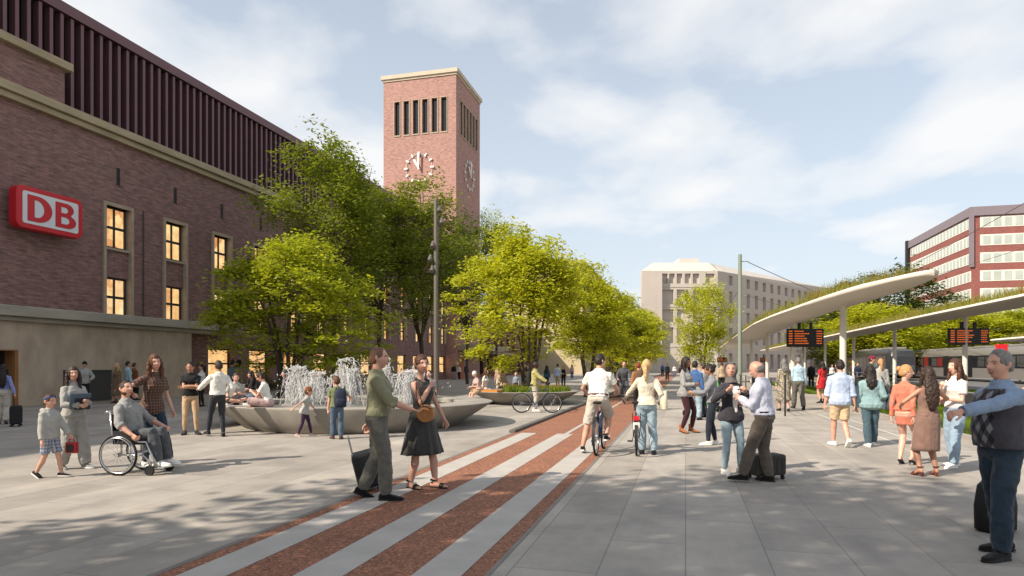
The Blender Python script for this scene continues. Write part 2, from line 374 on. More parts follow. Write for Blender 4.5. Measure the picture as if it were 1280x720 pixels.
b.loft([yz(o_,-.40),yz(o_,-.03),yz(i_,0)]); b.build('sign_box',SR,sg,smooth=40)
b=MB(); b.loft([yz(rrect(2.52,1.30,.10),.001),yz(rrect(2.52,1.30,.10),.014)]); b.build('sign_field',SWH,sg)
Dm=polytext([[(0,0),(0,1)]+arc(.32,.5,.48,.5,90,-90,20),[(.22,.17),(.22,.83)]+arc(.30,.5,.24,.33,90,-90,16)])
Bm=polytext([[(0,0),(0,1)]+arc(.42,.755,.27,.245,90,-52,12)+arc(.44,.27,.34,.27,62,-90,14),[(.21,.60),(.21,.84)]+arc(.36,.72,.115,.12,90,-90,10),[(.21,.16),(.21,.44)]+arc(.39,.30,.14,.14,90,-90,10)])
for me,x,nm,xs in ((Dm,-1.06,'letter_d',1.34),(Bm,.17,'letter_b',1.24)):
    me.name=nm; me.materials.append(SR); o=bpy.data.objects.new('letter',me); C.objects.link(o); o.parent=sg
    o.matrix_local=MX(((0,0,1,.02),(xs,0,0,x),(0,1.06,0,-.53),(0,0,0,1)))
# bracket lamp stub etc left out; low plants along the wall
# ================================================================ clock tower
tw=gridempty('clock_tower',-25.3,71.6,label='tall square brick clock tower with white hour marks at eleven',cat='tower')
TWD=9.0; HT=35.0
slw=.62; ys=[1.45+i*1.16 for i in range(6)]
slh=[(y-.06,y+slw,28.4,32.3) for y in ys]
t_=MB()
facade(t_,lambda a,z,d:(-TWD+a,d,z),0,TWD,0,HT,slh,.35,back=1)         # towards the camera
facade(t_,lambda a,z,d:(-d,a,z),0,TWD,0,HT,slh,.35,back=1)              # towards the plaza
t_.box(-TWD,-.36,.36,TWD,0,HT-.01)
t_.build('tower_wall',[BRT,DARKG],tw)
fr=MB()
for y in ys:
    for (P) in (lambda a0,a1,z0,z1:(-TWD+a0,-TWD+a1,-.06,.12,z0,z1), lambda a0,a1,z0,z1:(-.12,.06,a0,a1,z0,z1)):
        for q in ((y-.16,y-.06,28.25,32.4),(y+slw,y+slw+.1,28.25,32.4),(y-.06,y+slw,32.3,32.4),(y-.06,y+slw,28.25,28.4)): fr.box(*P(*q))
fr.build('slit_surround',SURR,tw)
cp=MB(); cp.box(-TWD-.25,.25,-.25,TWD+.25,HT,HT+.45); cp.box(-TWD-.1,.1,-.1,TWD+.1,HT-.25,HT-.003); cp.build('coping',mat('tower coping','#b8ab96',.7,.1,1),tw)
WHITE=mat('white enamel','#dedbd6',.4,.04)
def clock(P,parent):
    k=MB()
    for h in range(12):
        a=PI/6*h; ca,sa=math.sin(a),math.cos(a); lw=.085 if h%3 else .10; l0=1.45 if h%3 else 1.40
        q=[(-lw,l0),(lw,l0),(lw,1.85),(-lw,1.85)]
        pts=[(x*sa+r*ca, -x*ca+r*sa) for x,r in q]
        k.add([P(x,z,.08) for x,z in pts]+[P(x,z,.18) for x,z in pts],[(0,1,2,3),(7,6,5,4),(0,4,5,1),(1,5,6,2),(2,6,7,3),(3,7,4,0)])
    k.tube([P(1.62*math.cos(2*PI*i/48),1.62*math.sin(2*PI*i/48),.08) for i in range(48)],.025,5,loop=True)
    o=k.build('clock_face',WHITE,parent)
    for nm,ang,ln,wd0,wd1,dp in (('hour_hand',-31,1.12,.10,.14,.24),('minute_hand',1,1.66,.07,.13,.32)):
        h=MB(); a=R(ang); ca,sa=math.sin(a),math.cos(a)
        pts=[(x*sa+r*ca,-x*ca+r*sa) for x,r in ((-wd0,-.25),(wd0,-.25),(wd1,ln),(-wd1,ln))]
        h.add([P(x,z,dp) for x,z in pts]+[P(x,z,dp+.06) for x,z in pts],[(0,1,2,3),(7,6,5,4),(0,4,5,1),(1,5,6,2),(2,6,7,3),(3,7,4,0)])
        h.build(nm,WHITE,o)
clock(lambda a,z,d:(-TWD/2+a,-d,24.4+z),tw); clock(lambda a,z,d:(d,TWD/2+a,24.4+z),tw)
lg=MB(); lg.box(.0,2.2,.5,15,3.3,4.0); lg.build('entrance_ledge',STONE,tw,bevel=.03)
dr=MB(); dr.box(0,.05,1.4,2.5,0,2.6); dr.build('door',mat('rust brown door','#a0522d',.6,.15),tw)

# ================================================================ buildings further off
RB=brick('red brick',(.21,.075,.055),(.15,.055,.045),(.2,.14,.12),.4,.12,.012)
o=gridempty('brick_annex',-27,80.8,label='low dark red brick building right beyond the clock tower',cat='building')
h_=[(1+i*3.6,3.2+i*3.6,.4,2.9) for i in range(13)]+[(1.2+i*3.6,2.6+i*3.6,4.3,6.3) for i in range(13)]
b=MB(); facade(b,lambda a,z,d:(-d,a,z),0,48,0,8,h_,.3,back=1); facade(b,lambda a,z,d:(-14+a,d,z),0,14,0,8,[],.3); b.box(-14,-.35,.02,48,0,7.99); b.build('annex_wall',[RB,DARKG],o)
b=MB(); b.box(-14.2,.2,-.1,48.2,8,8.4); b.build('roof_edge',STONE,o)
b=MB(); b.box(0.0,1.6,6,20,3.1,3.4); b.build('door_canopy',STONE,o)
BEI=mat('cream render','#b8a888',.85,.06,.3)
def cream(t,s,ln,h,lab):
    o=gridempty('rendered_building',t,s,label=lab,cat='building')
    hs=[(2+i*3,3.4+i*3,z,z+1.9) for i in range(int((ln-3)/3)) for z in np.arange(1.2,h-2.5,3.4)]
    b=MB(); facade(b,lambda a,z,d:(-d,a,z),0,ln,0,h,hs,.25,back=1); facade(b,lambda a,z,d:(-14+a,d,z),0,14,0,h,[],.2); b.box(-14,-.3,.02,ln,0,h-.01); b.build('facade',[BEI,DARKG],o)
    b=MB(); b.box(-14.3,.35,-.3,ln+.3,h,h+.5); b.build('roof_edge',STONE,o)
cream(-18,119,50,20.0,'cream rendered street block behind the yellow trees, nearest one'); cream(-17,172,60,20,'cream rendered street block farther along behind the yellow trees')
# pale corner building in the middle distance: one plain pale tone, recessed blind windows
PALE=mat('pale plaster','#b8afa6',.9,.05,.4); PALR=mat('pale roof','#c4bcb2',.9,.04,.4)
PKS=1.36
o=empty('pale_corner_building',at(801,136,-.6),0,label='pale plaster corner building with blind recessed windows, five storeys',cat='building')
x1=11.6; dirx,diry=math.sin(R(43.8)),math.cos(R(43.8)); Ln=50
rows=[(13.9,15.4),(10.8,13.0),(8.1,10.0),(4.9,7.3)]
def px(u): return (u-801)/F*100
hs=[]
for z0,z1 in rows: 
    for a,b_ in ((807,817.5),(827,834.5),(836.5,843.5),(846,853),(856,863.5),(866,874),(882,893)):
        if z0<13 and a in (836.5,856): continue
        hs.append((px(a),px(b_)+(.9 if (z0<13 and 826<a<870) else 0),z0,z1))
b=MB(); facade(b,lambda a,z,d:(a,d,z),0,x1,0,15.8,hs,.45,back=0)
cx0,cy0=x1,0; cx1,cy1=x1+1.3,1.0
b.add([(cx0,cy0,0),(cx1,cy1,0),(cx1,cy1,15.8),(cx0,cy0,15.8)],[(0,1,2,3)])
hs=[(1.5+i*3.1,2.8+i*3.1,z0,z1) for i in range(15) for z0,z1 in rows]+[(1.5+i*3.1,2.8+i*3.1,1,3.4) for i in range(15)]
facade(b,lambda a,z,d:(cx1+dirx*a-diry*d,cy1+diry*a+dirx*d,z),0,Ln,0,15.8,hs,.45,back=0)
ex,ey=cx1+dirx*Ln,cy1+diry*Ln
b.add([(0,0,0),(3.5,16,0),(3.5,16,15.8),(0,0,15.8),(0,.1,15.75),(x1,.1,15.75),(cx1,cy1+.1,15.75),(ex,ey,15.75),(ex-14,ey+12,15.75),(3.5,16,15.75)],[(3,2,1,0),(4,5,6,7,8,9)])
b.build('facade',PALE,o)
for z in (13.35,10.35,4.3):
    q=MB(); q.box(0,x1-.02,-.07,-.004,z,z+.12); q.build('string_course',PALE,o)
q=MB(); 
for u0 in (818.5,):
    q.box(px(u0),px(826),-.9,-.004,0,15.7)
q.box(-.02,px(818.4),-.9,-.004,0,15.7); q.build('corner_pier',PALE,o)
q=MB(); A=[(2.1,1.2),(x1-1,1.2),(cx1-.9,cy1+1.8),(ex-1.2,ey-1),(ex-13,ey+10),(5.2,15)]; B=[(5,5),(x1-2.5,5),(cx1-3,cy1+5),(ex-6,ey+1),(ex-11,ey+6),(4,12)]
q.loft([[(x,y,15.8) for x,y in [(.05,.15),(x1,.15),(cx1,cy1+.15),(ex,ey),(ex-14,ey+12),(3.5,16)]],[(x,y,17.2) for x,y in A]]); q.build('roof',PALR,o)
q=MB(); q.box(6.8,9.9,4,9,17.2,18.3); q.build('roof_house',PALR,o)
o.scale=(PKS,)*3
o2=empty('pink_roof_building',(o.location.x+ex*PKS,o.location.y+ey*PKS+.3,-.6),-R(43.8),label='grey plaster terrace under a low pink tiled roof, behind the tram shelter',cat='building')
hs=[(1.5+i*3.1,2.7+i*3.1,z0,z1) for i in range(15) for z0,z1 in ((13,14.8),(9.6,11.6),(6,8),(1,4))]
b=MB(); facade(b,lambda a,z,d:(-d,a,z),0,50,0,16,hs,.3,back=1,flip=False); b.build('facade',[PALE,DARKG],o2)
q=MB(); q.loft([[(.3,-.2,16),(.3,50,16),(-12,50,16),(-12,-.2,16)],[(-3,.2,18.2),(-3,49,18.2),(-9,49,18.2),(-9,.2,18.2)]]); q.build('roof',mat('pink tiles','#b98f80',.85,.1,2),o2)
o2.scale=(PKS,)*3
facade(b2:=MB(),lambda a,z,d:(-12+a,d-.05,z),0,12,0,16,[],.2); b2.build('end_wall',PALE,o2)
# banded office block on the right
o=gridempty('office_block',50,137,label='office block banded in red brick and white windows under grey fascia',cat='building')
BAND=brick('band brick',(.30,.088,.070),(.22,.066,.055),(.25,.16,.14),.5,.15,.012); WF=mat('white window band','#d9d4c8',.5,.04,.5); GL=mat('pale blinds behind glass','#aab0a6',.25,.12,.4,spec=.7); FAS=mat('grey fascia','#7b7076',.6,.06,1,stretch=(8,8,1))
HB=30.1; fh=3.22
b=MB(); b.box(0,70,0,34,0,HB-.1); b.build('brick_core',BAND,o)
wn=MB()
for k in range(9):
    z1=28.3-k*fh; z0=z1-1.95
    wn.box(-.06,.02,.3,33.6,z0,z1); wn.box(1.3,69,-.06,.02,z0,z1)
    for i in range(20): wn.box(-.10,.01,.65+i*1.66,1.75+i*1.66,z0+.2,z1-.2,1)
    for i in range(40): wn.box(1.75+i*1.66,2.95+i*1.66,-.10,.01,z0+.2,z1-.2,1)
wn.build('window_band',[WF,GL],o)
q=MB(); q.box(-.35,70,-.35,34.3,28.5,HB); q.box(-.36,.25,-.36,.25,19.3,28.497); q.build('fascia',FAS,o)
q=MB(); q.box(-.7,.3,34.3,35.3,17.0,HB+.2); q.build('corner_post',DARKM,o)
# ================================================================ trees
def leaf_mat(name, cols, trans=.45):
    m,nt,p=new_mat(name); g=nd(nt,'NewGeometry'); oi=nd(nt,'ObjectInfo')
    c=ramp(nt,g.outputs['Random Per Island'],[(i/(len(cols)-1),q) for i,q in enumerate(cols)])
    p.inputs['Roughness'].default_value=.55; p.inputs['Specular IOR Level'].default_value=.25; L(nt,c,p.inputs['Base Color'])
    tr=nd(nt,'BsdfTranslucent'); c2=mixc(nt,1.0,c,(1.35,1.35,.48),'MULTIPLY'); L(nt,c2,tr.inputs[0])
    mx=nd(nt,'MixShader'); mx.inputs[0].default_value=trans; L(nt,p.outputs[0],mx.inputs[1]); L(nt,tr.outputs[0],mx.inputs[2])
    L(nt,mx.outputs[0],nt.nodes['Material Output'].inputs[0]); return m
LEAFY=leaf_mat('yellow green leaves',[(.30,.345,.022),(.42,.445,.035),(.52,.51,.045),(.36,.395,.03),(.50,.43,.04)],.45)
LEAFM=leaf_mat('fresh green leaves',[(.24,.285,.025),(.33,.365,.03),(.43,.43,.036),(.27,.31,.025)],.42)
LEAFG=leaf_mat('mid green leaves',[(.125,.17,.025),(.185,.225,.03),(.25,.27,.035),(.14,.18,.025)],.40)
LEAFD=leaf_mat('dull green leaves',[(.05,.075,.016),(.075,.10,.02),(.10,.12,.022)],.35)
BARK=mat('grey brown bark','#4f4237',.9,.3,5,.6,30,stretch=(1,1,.25))
def crown_arrays(seed, rx, ry, z0, z1, ntip, nleaf, ll, shape=1.0, flat=.35, spray=.55):
    g=np.random.default_rng(seed); zc=(z0+z1)/2; rz=(z1-z0)/2
    lob=g.normal(size=(16,3)); lob/=np.linalg.norm(lob,axis=1)[:,None]; amp=g.uniform(-.36,.42,16)
    d=g.normal(size=(ntip,3)); d/=np.linalg.norm(d,axis=1)[:,None]
    rad=g.uniform(0.2,1,ntip)**.5*np.where(g.uniform(0,1,ntip)<.10,g.uniform(1.02,1.22,ntip),1)
    k=1+(amp[None]*np.exp(-5.5*(1-d@lob.T))).sum(1)
    P=d*(rad*k)[:,None]
    # egg shape: widest below the middle, pointed top
    zz=P[:,2]; wid=np.where(zz>0,np.clip(1-.42*shape*np.clip(zz,0,1.2)**1.3,.25,1),1.0)
    tips=np.stack([P[:,0]*rx*wid,P[:,1]*ry*wid,zc+zz*rz],1)
    per=np.maximum(6,(nleaf/ntip*g.uniform(.25,1.9,ntip))).astype(int); N=per.sum(); idx=np.repeat(np.arange(ntip),per)
    out=tips-np.array([0,0,zc-rz*.6]); out/=np.linalg.norm(out,axis=1)[:,None]
    loc=g.normal(size=(N,3))*spray*np.array([.62,.62,flat*.62])*g.uniform(.6,1.25,ntip)[idx][:,None]
    rr=np.linalg.norm(loc[:,:2],axis=1); loc[:,2]-=.28*rr**2/spray      # sprays droop at the rim
    loc+=out[idx]*(g.uniform(-.2,.5,N)*spray)[:,None]
    c=tips[idx]+loc
    yaw=g.uniform(0,2*PI,N); a=np.stack([np.cos(yaw),np.sin(yaw),g.normal(-.25,.3,N)],1); a/=np.linalg.norm(a,axis=1)[:,None]
    nrm=np.stack([g.normal(0,.55,N),g.normal(0,.55,N),np.ones(N)],1); b=np.cross(nrm,a); b/=np.linalg.norm(b,axis=1)[:,None]
    s=ll*g.uniform(.6,1.25,N)
    a*=s[:,None]; b*=(s*.42)[:,None]
    co=np.stack([c-a*.5,c+b*.5-a*.05,c+a*.5,c-b*.5-a*.05],1).reshape(-1,3)
    return co,np.arange(N*4).reshape(N,4),tips
def make_tree(seed, leafm, rx, z0, z1, ntip, nleaf, ll, stems=3, fork=.6, trunk_r=.11, spread=.5, shape=1.0, flat=.35, spray=.55, label='', cat='tree', group=None, trunk_top=None):
    g=random.Random(seed)
    co,fs,tips=crown_arrays(seed,rx,rx,z0,z1,ntip,nleaf,ll,shape,flat,spray)
    root=empty('tree',(0,0,0),0,label,cat,group)
    npmesh('crown',co,fs,leafm,root)
    mb=MB(); nodes=[]
    if stems>1:
        base=[V((.16*math.cos(2*PI*i/stems+seed),.16*math.sin(2*PI*i/stems+seed),-.03)) for i in range(stems)]
    else: base=[V((0,0,-.03))]
    for i,b in enumerate(base):
        an=2*PI*i/max(1,stems)+seed+g.uniform(-.4,.4); dirv=V((math.cos(an),math.sin(an),0))
        if stems>1:
            pts=[b]; 
            for q in range(1,9):
                f=q/8; pts.append(b+dirv*(rx*spread*f**1.4)+V((g.uniform(-.05,.05),g.uniform(-.05,.05),(z0+(z1-z0)*.72)*f)))
            mb.tube(pts,[trunk_r*(1-.85*q/8) for q in range(9)],8); nodes+=pts[3:]
        else:
            ft=z0+(z1-z0)*.05 if trunk_top is None else trunk_top
            pts=[b+V((g.uniform(-.04,.04),g.uniform(-.04,.04),ft*q/4)) for q in range(5)]
            mb.tube(pts,[trunk_r*1.25,trunk_r,trunk_r*.92,trunk_r*.88,trunk_r*.85],10)
            for k in range(6):
                an=2*PI*k/6+g.uniform(-.4,.4); dv=V((math.cos(an),math.sin(an),0)); rr=rx*g.uniform(.3,.6); p2=[pts[-1]-V((0,0,.1*k))]
                for q in range(1,8):
                    f=q/7; p2.append(pts[-1]+dv*rr*f**.9+V((g.uniform(-.12,.12),g.uniform(-.12,.12),(z1-ft)*g.uniform(.72,.82)*f)))
                mb.tube(p2,[trunk_r*.6*(1-.85*q/7) for q in range(8)],6); nodes+=p2[2:]
    for t in tips[::2]:
        t=V(t); n=min(nodes,key=lambda p:(p-t).length+max(0,p.z-t.z)*2)
        m=(n+t)/2+V((g.uniform(-.1,.1),g.uniform(-.1,.1),-.06*(t-n).length))
        mb.tube([n,m,t],[.028*trunk_r/.11,.018*trunk_r/.11,.006],4,cap=False)
    mb.build('trunk',BARK,root,smooth=60)
    return root
def put(o, p, scale=1, rz=0, label=None, first=False, leaf=None):
    q=o if first else copy_tree(o); q.location=(p[0],p[1],0); s=scale if hasattr(scale,'__len__') else (scale,)*3
    q.scale=s; q.rotation_euler=(0,0,rz)
    if label: q['label']=label
    if leaf:
        for ch in q.children:
            if ch.name.startswith('crown'):
                ch.material_slots[0].link='OBJECT'; ch.material_slots[0].material=leaf
    return q
GT='trees on the plaza'
ty=make_tree(11,LEAFY,2.8,2.1,7.85,220,29000,.215,stems=5,trunk_r=.10,spread=.42,group=GT,label='multi-stemmed yellow-green tree growing out of the planted bowl behind the man holding a bicycle',shape=1.0)
put(ty,at(661,30),1,0,first=True)
ty2=make_tree(23,LEAFY,2.65,2.0,7.2,205,26000,.215,stems=4,trunk_r=.09,spread=.4,group=GT,label='second yellow-green tree in the row, just left of the cyclist in white',shape=.9)
put(ty2,at(735,35.5),(.92,.92,.94),1.0,first=True)
put(ty,at(775,46),(.98,.98,.80),2.1,'third yellow-green tree along the red lane, above the cyclist in white')
put(ty2,at(800,57),(.98,.98,.85),4.0,'smallest and farthest yellow-green tree, at the end of the row left of the pale building')
put(ty2,at(762,62),(1,1,1.0),5.2,'yellow-green tree half hidden in the middle of the row along the red lane')
tn=make_tree(37,LEAFM,3.3,2.35,7.3,240,30000,.21,stems=5,trunk_r=.11,spread=.45,group=GT,label='low wide green tree behind the fountain, its crown half in shade',shape=.85,flat=.3)
put(tn,at(362,27.5),1,.6,first=True)
tt=make_tree(41,LEAFG,3.4,5.0,14.2,240,17500,.26,stems=1,trunk_r=.15,group=GT,label='tall green tree standing against the station front left of the tower',shape=1.0,spray=.75,flat=.5,trunk_top=4.6)
put(tt,at(418,36),1,0,first=True)
tt2=make_tree(53,LEAFG,3.7,6.4,13.6,240,18000,.26,stems=1,trunk_r=.16,group=GT,label='green tree with bare forked trunk in front of the tower, beside the lamp mast',shape=.8,spray=.75,flat=.5,trunk_top=3.6)
put(tt2,at(527,44),(1,1,.93),0,first=True)
put(tt,at(474,41),(.95,.95,.9),2.4,'green tree wedged between the two tallest crowns before the station')
put(tt2,at(584,57),(.75,.75,.99),1.4,'slim dark green tree at the tower corner',leaf=LEAFD)
put(tt2,at(621,75),(.9,.9,1.28),3.4,'pale feathery treetop rising right of the tower, far behind the yellow trees',leaf=LEAFM)
tc_=make_tree(61,LEAFY,2.5,2.3,9.4,130,15000,.30,stems=1,trunk_r=.13,group=GT,label='pale green street tree in front of the pale corner building',shape=.55,spray=.8,flat=.6,trunk_top=2.6)
put(tc_,at(881,62),(.76,.76,.98),0,first=True)
# trees beyond the tram stop
GR='trees beyond the tram stop'
for i,(u,Y,sx,sz,lf,lab) in enumerate([
 (1112,96,2.3,1.62,LEAFD,'tall dark tree beside the office block, above the first shelter roof'),
 (1062,92,1.8,1.18,LEAFG,'mid green tree between the first shelter roof and the office block'),
 (1085,84,1.7,1.0,LEAFY,'bright tree just over the grass of the second shelter roof'),
 (1030,98,1.6,1.0,LEAFG,'small tree left of the tall dark one, behind the first departure board'),
 (1118,90,1.7,.86,LEAFY,'yellow-green tree seen under the second shelter roof, left of its tall column'),
 (1160,92,1.8,.95,LEAFY,'yellow-green tree under the second shelter roof, above the front of the tram'),
 (1215,94,2.0,.98,LEAFY,'yellow-green tree behind the right-hand departure board'),
 (1262,96,2.0,1.02,LEAFY,'yellow-green tree at the right edge above the grey-haired man'),
 (1300,90,2.0,1.0,LEAFM,'yellow-green tree cut by the right edge, behind the tram'),
 ]):
    q=put(tc_,at(u,Y),(sx,sx,sz),i*1.3,lab,leaf=lf); q['group']=GR
# tall plane trees behind the viewer on the left: they throw the broken shade over the foreground
tb=make_tree(71,LEAFG,4.0,6.0,12.8,120,12500,.385,stems=1,trunk_r=.16,group='trees behind the viewer',label='tall open-crowned tree behind the viewer at the left, nearest the lane',shape=.5,spray=.85,flat=.5,trunk_top=4.2)
put(tb,(-9.1,-1.5),(1,1,1),0,first=True)
put(tb,(-14.4,-3.6),(.95,.95,1),2.2,'tall open-crowned tree behind the viewer, farther left')

# ================================================================ lawns, planters, fountain
def grassm(name, cols): return leaf_mat(name,cols,.35)
GRASSM=grassm('meadow grass',[(.10,.14,.015),(.15,.18,.02),(.20,.19,.03),(.13,.16,.02),(.30,.16,.05),(.16,.19,.025),(.27,.20,.06)])
LAWNM=grassm('lawn grass',[(.09,.16,.012),(.13,.20,.016),(.17,.22,.02)])
def blades(name, pts, h, wd_, m, seed=0, lean=.35, parent=None, **k):
    g=np.random.default_rng(seed); n=len(pts); yaw=g.uniform(0,2*PI,n); hh=h*g.uniform(.45,1.2,n)
    a=np.stack([np.cos(yaw),np.sin(yaw),np.zeros(n)],1)*(wd_*g.uniform(.6,1.4,n))[:,None]
    tip=np.stack([g.normal(0,lean,n)*hh,g.normal(0,lean,n)*hh,hh],1)
    co=np.stack([pts-a,pts+a,pts+tip],1).reshape(-1,3)
    return npmesh(name,co,np.arange(n*3).reshape(n,3),m,parent,kind='stuff',**k)
def wt(t,s,z): # arrays in plaza grid -> world
    return np.stack([s*SN+t*CS, s*CS-t*SN, z],1)
gg=np.random.default_rng(5)
SOIL=mat('dark soil','#3a3326',.95,.3,6,.4,40)
KERB=mat('concrete kerb','#98928a',.8,.12,3,.2,40)
def lawn(t0,t1,s0,s1,n,seed,shade=1):
    g=MB(); g.box(t0,t1,s0,s1,0,.06); g.build('lawn_soil',SOIL,rz=-TH,kind='structure')
    k=MB(); q=.12
    k.box(t0-q,t0,s0-q,s1+q,0,.10); k.box(t1,t1+q,s0-q,s1+q,0,.10); k.box(t0,t1,s0-q,s0,0,.10); k.box(t0,t1,s1,s1+q,0,.10)
    k.build('kerb',KERB,rz=-TH,kind='structure')
    r=np.random.default_rng(seed); t=r.uniform(t0,t1,n); s=s0+(s1-s0)*r.uniform(0,1,n)**1.3
    blades('lawn',wt(t,s,np.full(n,.05)),.16,.012,LAWNM,seed)
lawn(6.1,9.3,11,33.5,26000,1); lawn(6.3,8.6,38,60,9000,2); lawn(12.6,17.2,17,75,22000,3)

def bowl(name, c, R_, Rb, h, wid, label, depth=.12, cat='planter', mat_=None, ry=None, rby=None):
    o=empty(name,(c[0],c[1],0),0,label,cat)
    ry=ry or R_; rby=rby or Rb
    b=MB(); prof=([(Rb*.98,0),(Rb,.03),(Rb+(R_-Rb)*.44,h*.44),(R_-.07,h*.88),(R_-.02,h*.94),(R_,h*.965),(R_-.01,h*.99),(R_-.04,h),(R_-wid,h-.01),(R_-wid-.05,h-.03),(R_-wid-.06,h-depth-.1)])
    b.loft([[(r*math.cos(2*PI*j/80),r*math.sin(2*PI*j/80)*((rby/Rb)+((ry/R_)-(rby/Rb))*min(1,max(0,(r-Rb)/(R_-Rb))) if i<6 else ry/R_),z) for j in range(80)] for i,(r,z) in enumerate(prof)],cap=False)
    b.build('bowl',mat_ or BOWL,o,smooth=50); return o
BOWL=mat('fountain concrete','#908a81',.85,.2,1.6,.2,45)
FC=(-4.4,18.9)
fb=bowl('fountain_basin',FC,3.85,2.95,.63,1.0,'wide grey concrete fountain bowl with flared side and seating rim',cat='fountain',depth=.16,ry=3.5,rby=3.2)
m,nt,p=new_mat('fountain water'); tcn=nd(nt,'TexCoord'); n=nd(nt,'TexNoise',Scale=4.5,Detail=4.0); L(nt,tcn.outputs['Object'],n.inputs['Vector'])
bn=nd(nt,'Bump',Strength=.7,Distance=.05); L(nt,n.outputs[0],bn.inputs['Height']); L(nt,bn.outputs[0],p.inputs['Normal'])
p.inputs['Base Color'].default_value=(.16,.17,.165,1); p.inputs['Roughness'].default_value=.12; WATER=m
b=MB(); b.lathe([(2.84,.50),(.02,.505)],48,cap=True,sy=.91); b.build('water_surface',WATER,fb,smooth=180)
b=MB(); b.lathe([(2.05,.50),(2.05,.56),(1.35,.56),(1.35,.50)],48); b.build('inner_step',BOWL,fb,smooth=40)
# jets
m,nt,p=new_mat('white water'); p.inputs['Base Color'].default_value=(.74,.74,.73,1); p.inputs['Roughness'].default_value=.25
tr=nd(nt,'BsdfTransparent'); mx=nd(nt,'MixShader'); mx.inputs[0].default_value=.52; L(nt,p.outputs[0],mx.inputs[1]); L(nt,tr.outputs[0],mx.inputs[2]); L(nt,mx.outputs[0],nt.nodes['Material Output'].inputs[0]); FOAM=m
def jet(seed,h):
    g=random.Random(seed); mb=MB()
    for k in range(30):
        an=g.uniform(0,2*PI); rr=abs(g.gauss(0,.26))+.03; hh=h*g.uniform(.5,1.02); n=13; pts=[]; rad=[]
        ph=g.uniform(0,6); x0,y0=g.gauss(0,.05),g.gauss(0,.05)
        for i in range(n):
            f=i/(n-1)*2; x=rr*f*.5+.025*math.sin(9*f+ph); z=hh*(1-(f-1)**2)
            pts.append((x0+math.cos(an)*x+g.gauss(0,.017),y0+math.sin(an)*x+g.gauss(0,.026),max(0,z+g.gauss(0,.03)))); rad.append(.010*g.uniform(.5,1.7)*(1 if f<1.3 else .65))
        mb.tube(pts,rad,4)
    for k in range(200):
        f=g.uniform(.35,1.9); rr=abs(g.gauss(0,.33)); an=g.uniform(0,2*PI); z=h*g.uniform(.55,1.05)*(1-(f-1)**2); q=g.uniform(.006,.021)
        x,y=math.cos(an)*rr*f*.6,math.sin(an)*rr*f*.6; z=max(.02,z)
        st_=g.uniform(1,3.2)
        mb.add([(x+q,y,z),(x,y+q,z),(x-q,y,z),(x,y-q,z),(x,y,z+q*st_),(x,y,z-q*st_)],[(0,1,4),(1,2,4),(2,3,4),(3,0,4),(1,0,5),(2,1,5),(3,2,5),(0,3,5)])
    for k in range(9):
        an=g.uniform(0,2*PI); a0=g.uniform(.02,.22); mb.tube([(math.cos(an+j*.5)*a0,math.sin(an+j*.5)*a0,h*(.93+.02*j)+g.gauss(0,.015)) for j in range(5)],[.006,.013,.016,.012,.004],4)
    o=mb.build('water_jet',FOAM,smooth=180); return tag(o,'','fountain jet','fountain jets')
jp=[jet(1,1.30),jet(2,1.05),jet(3,1.5)]
for i in range(11):
    an=2*PI*i/11+.2; r=1.72; x=FC[0]+r*math.cos(an); y=FC[1]+r*math.sin(an)
    q=jp[i] if i<3 else copy_tree(jp[i%3]); q.location=(x,y,.5); q.rotation_euler=(0,0,i*1.7)
    q.scale=(1.15,1.15,[.9,1.0,1.0,.85,.95,.8,.9,1,.95,.9,1.02][i]*.93)
    q['label']='splashing white water jet in the ring of jets inside the concrete fountain bowl'
PC=(.55,28.6)
pb=bowl('planter',PC,2.35,1.45,.55,.35,'low concrete bowl planter filled with grass and orange flowers, right of the fountain')
b=MB(); b.lathe([(2.0,.50),(.02,.53)],32,cap=True); b.build('soil',SOIL,pb)
r=np.random.default_rng(8); n=3200; a=r.uniform(0,2*PI,n); q=1.95*np.sqrt(r.uniform(0,1,n)); keep=np.cos(a)*q>-.9
pts=np.stack([PC[0]+np.cos(a)*q,PC[1]+np.sin(a)*q,np.full(n,.5)],1)[keep]
blades('planter_grass',pts,.30,.016,LAWNM,9)
FLW=leaf_mat('orange blossoms',[(.55,.12,.02),(.62,.30,.03),(.5,.06,.06)],.3)
c_,f_,_=crown_arrays(77,1.7,1.7,.62,.86,60,420,.07,flat=.2,spray=.2); c_+=np.array([PC[0]+.4,PC[1],0]); npmesh('flowers',c_,f_,FLW,kind='stuff')
b=MB(); b.lathe([(2.12,.575),(2.12,.62),(1.72,.62),(1.72,.575)],20); 
wood=MB(); wood.loft([[(PC[0]+r_*math.cos(R(a)),PC[1]+r_*math.sin(R(a)),z) for r_,z in ((2.3,.556),(2.3,.62),(1.75,.62),(1.75,.556))] for a in range(150,246,6)])
wood.build('wooden_seat',mat('orange stained timber','#b9742f',.6,.2,3),label='curved orange timber seat on the rim of the planter bowl',cat='bench')
# low shrubs at the foot of the station wall
for i,(t,s,lab) in enumerate(((-25.4,36.5,'left low shrub at the wall behind the fountain sitters'),(-25.3,40.5,'right low shrub at the wall behind the fountain sitters'))):
    o=empty('shrub',W(t,s),0,lab,'shrub','shrubs at the station wall'); c_,f_,_=crown_arrays(90+i,1.3,.6,.05,.75,40,2600,.10,flat=.6,spray=.3); npmesh('foliage',c_,f_,LEAFD,o)
    b=MB(); 
    for k in range(4): b.tube([(k*.3-.5,0,0),(k*.3-.5+.1,.05,.5)],[.02,.008],5)
    b.build('stem',BARK,o)

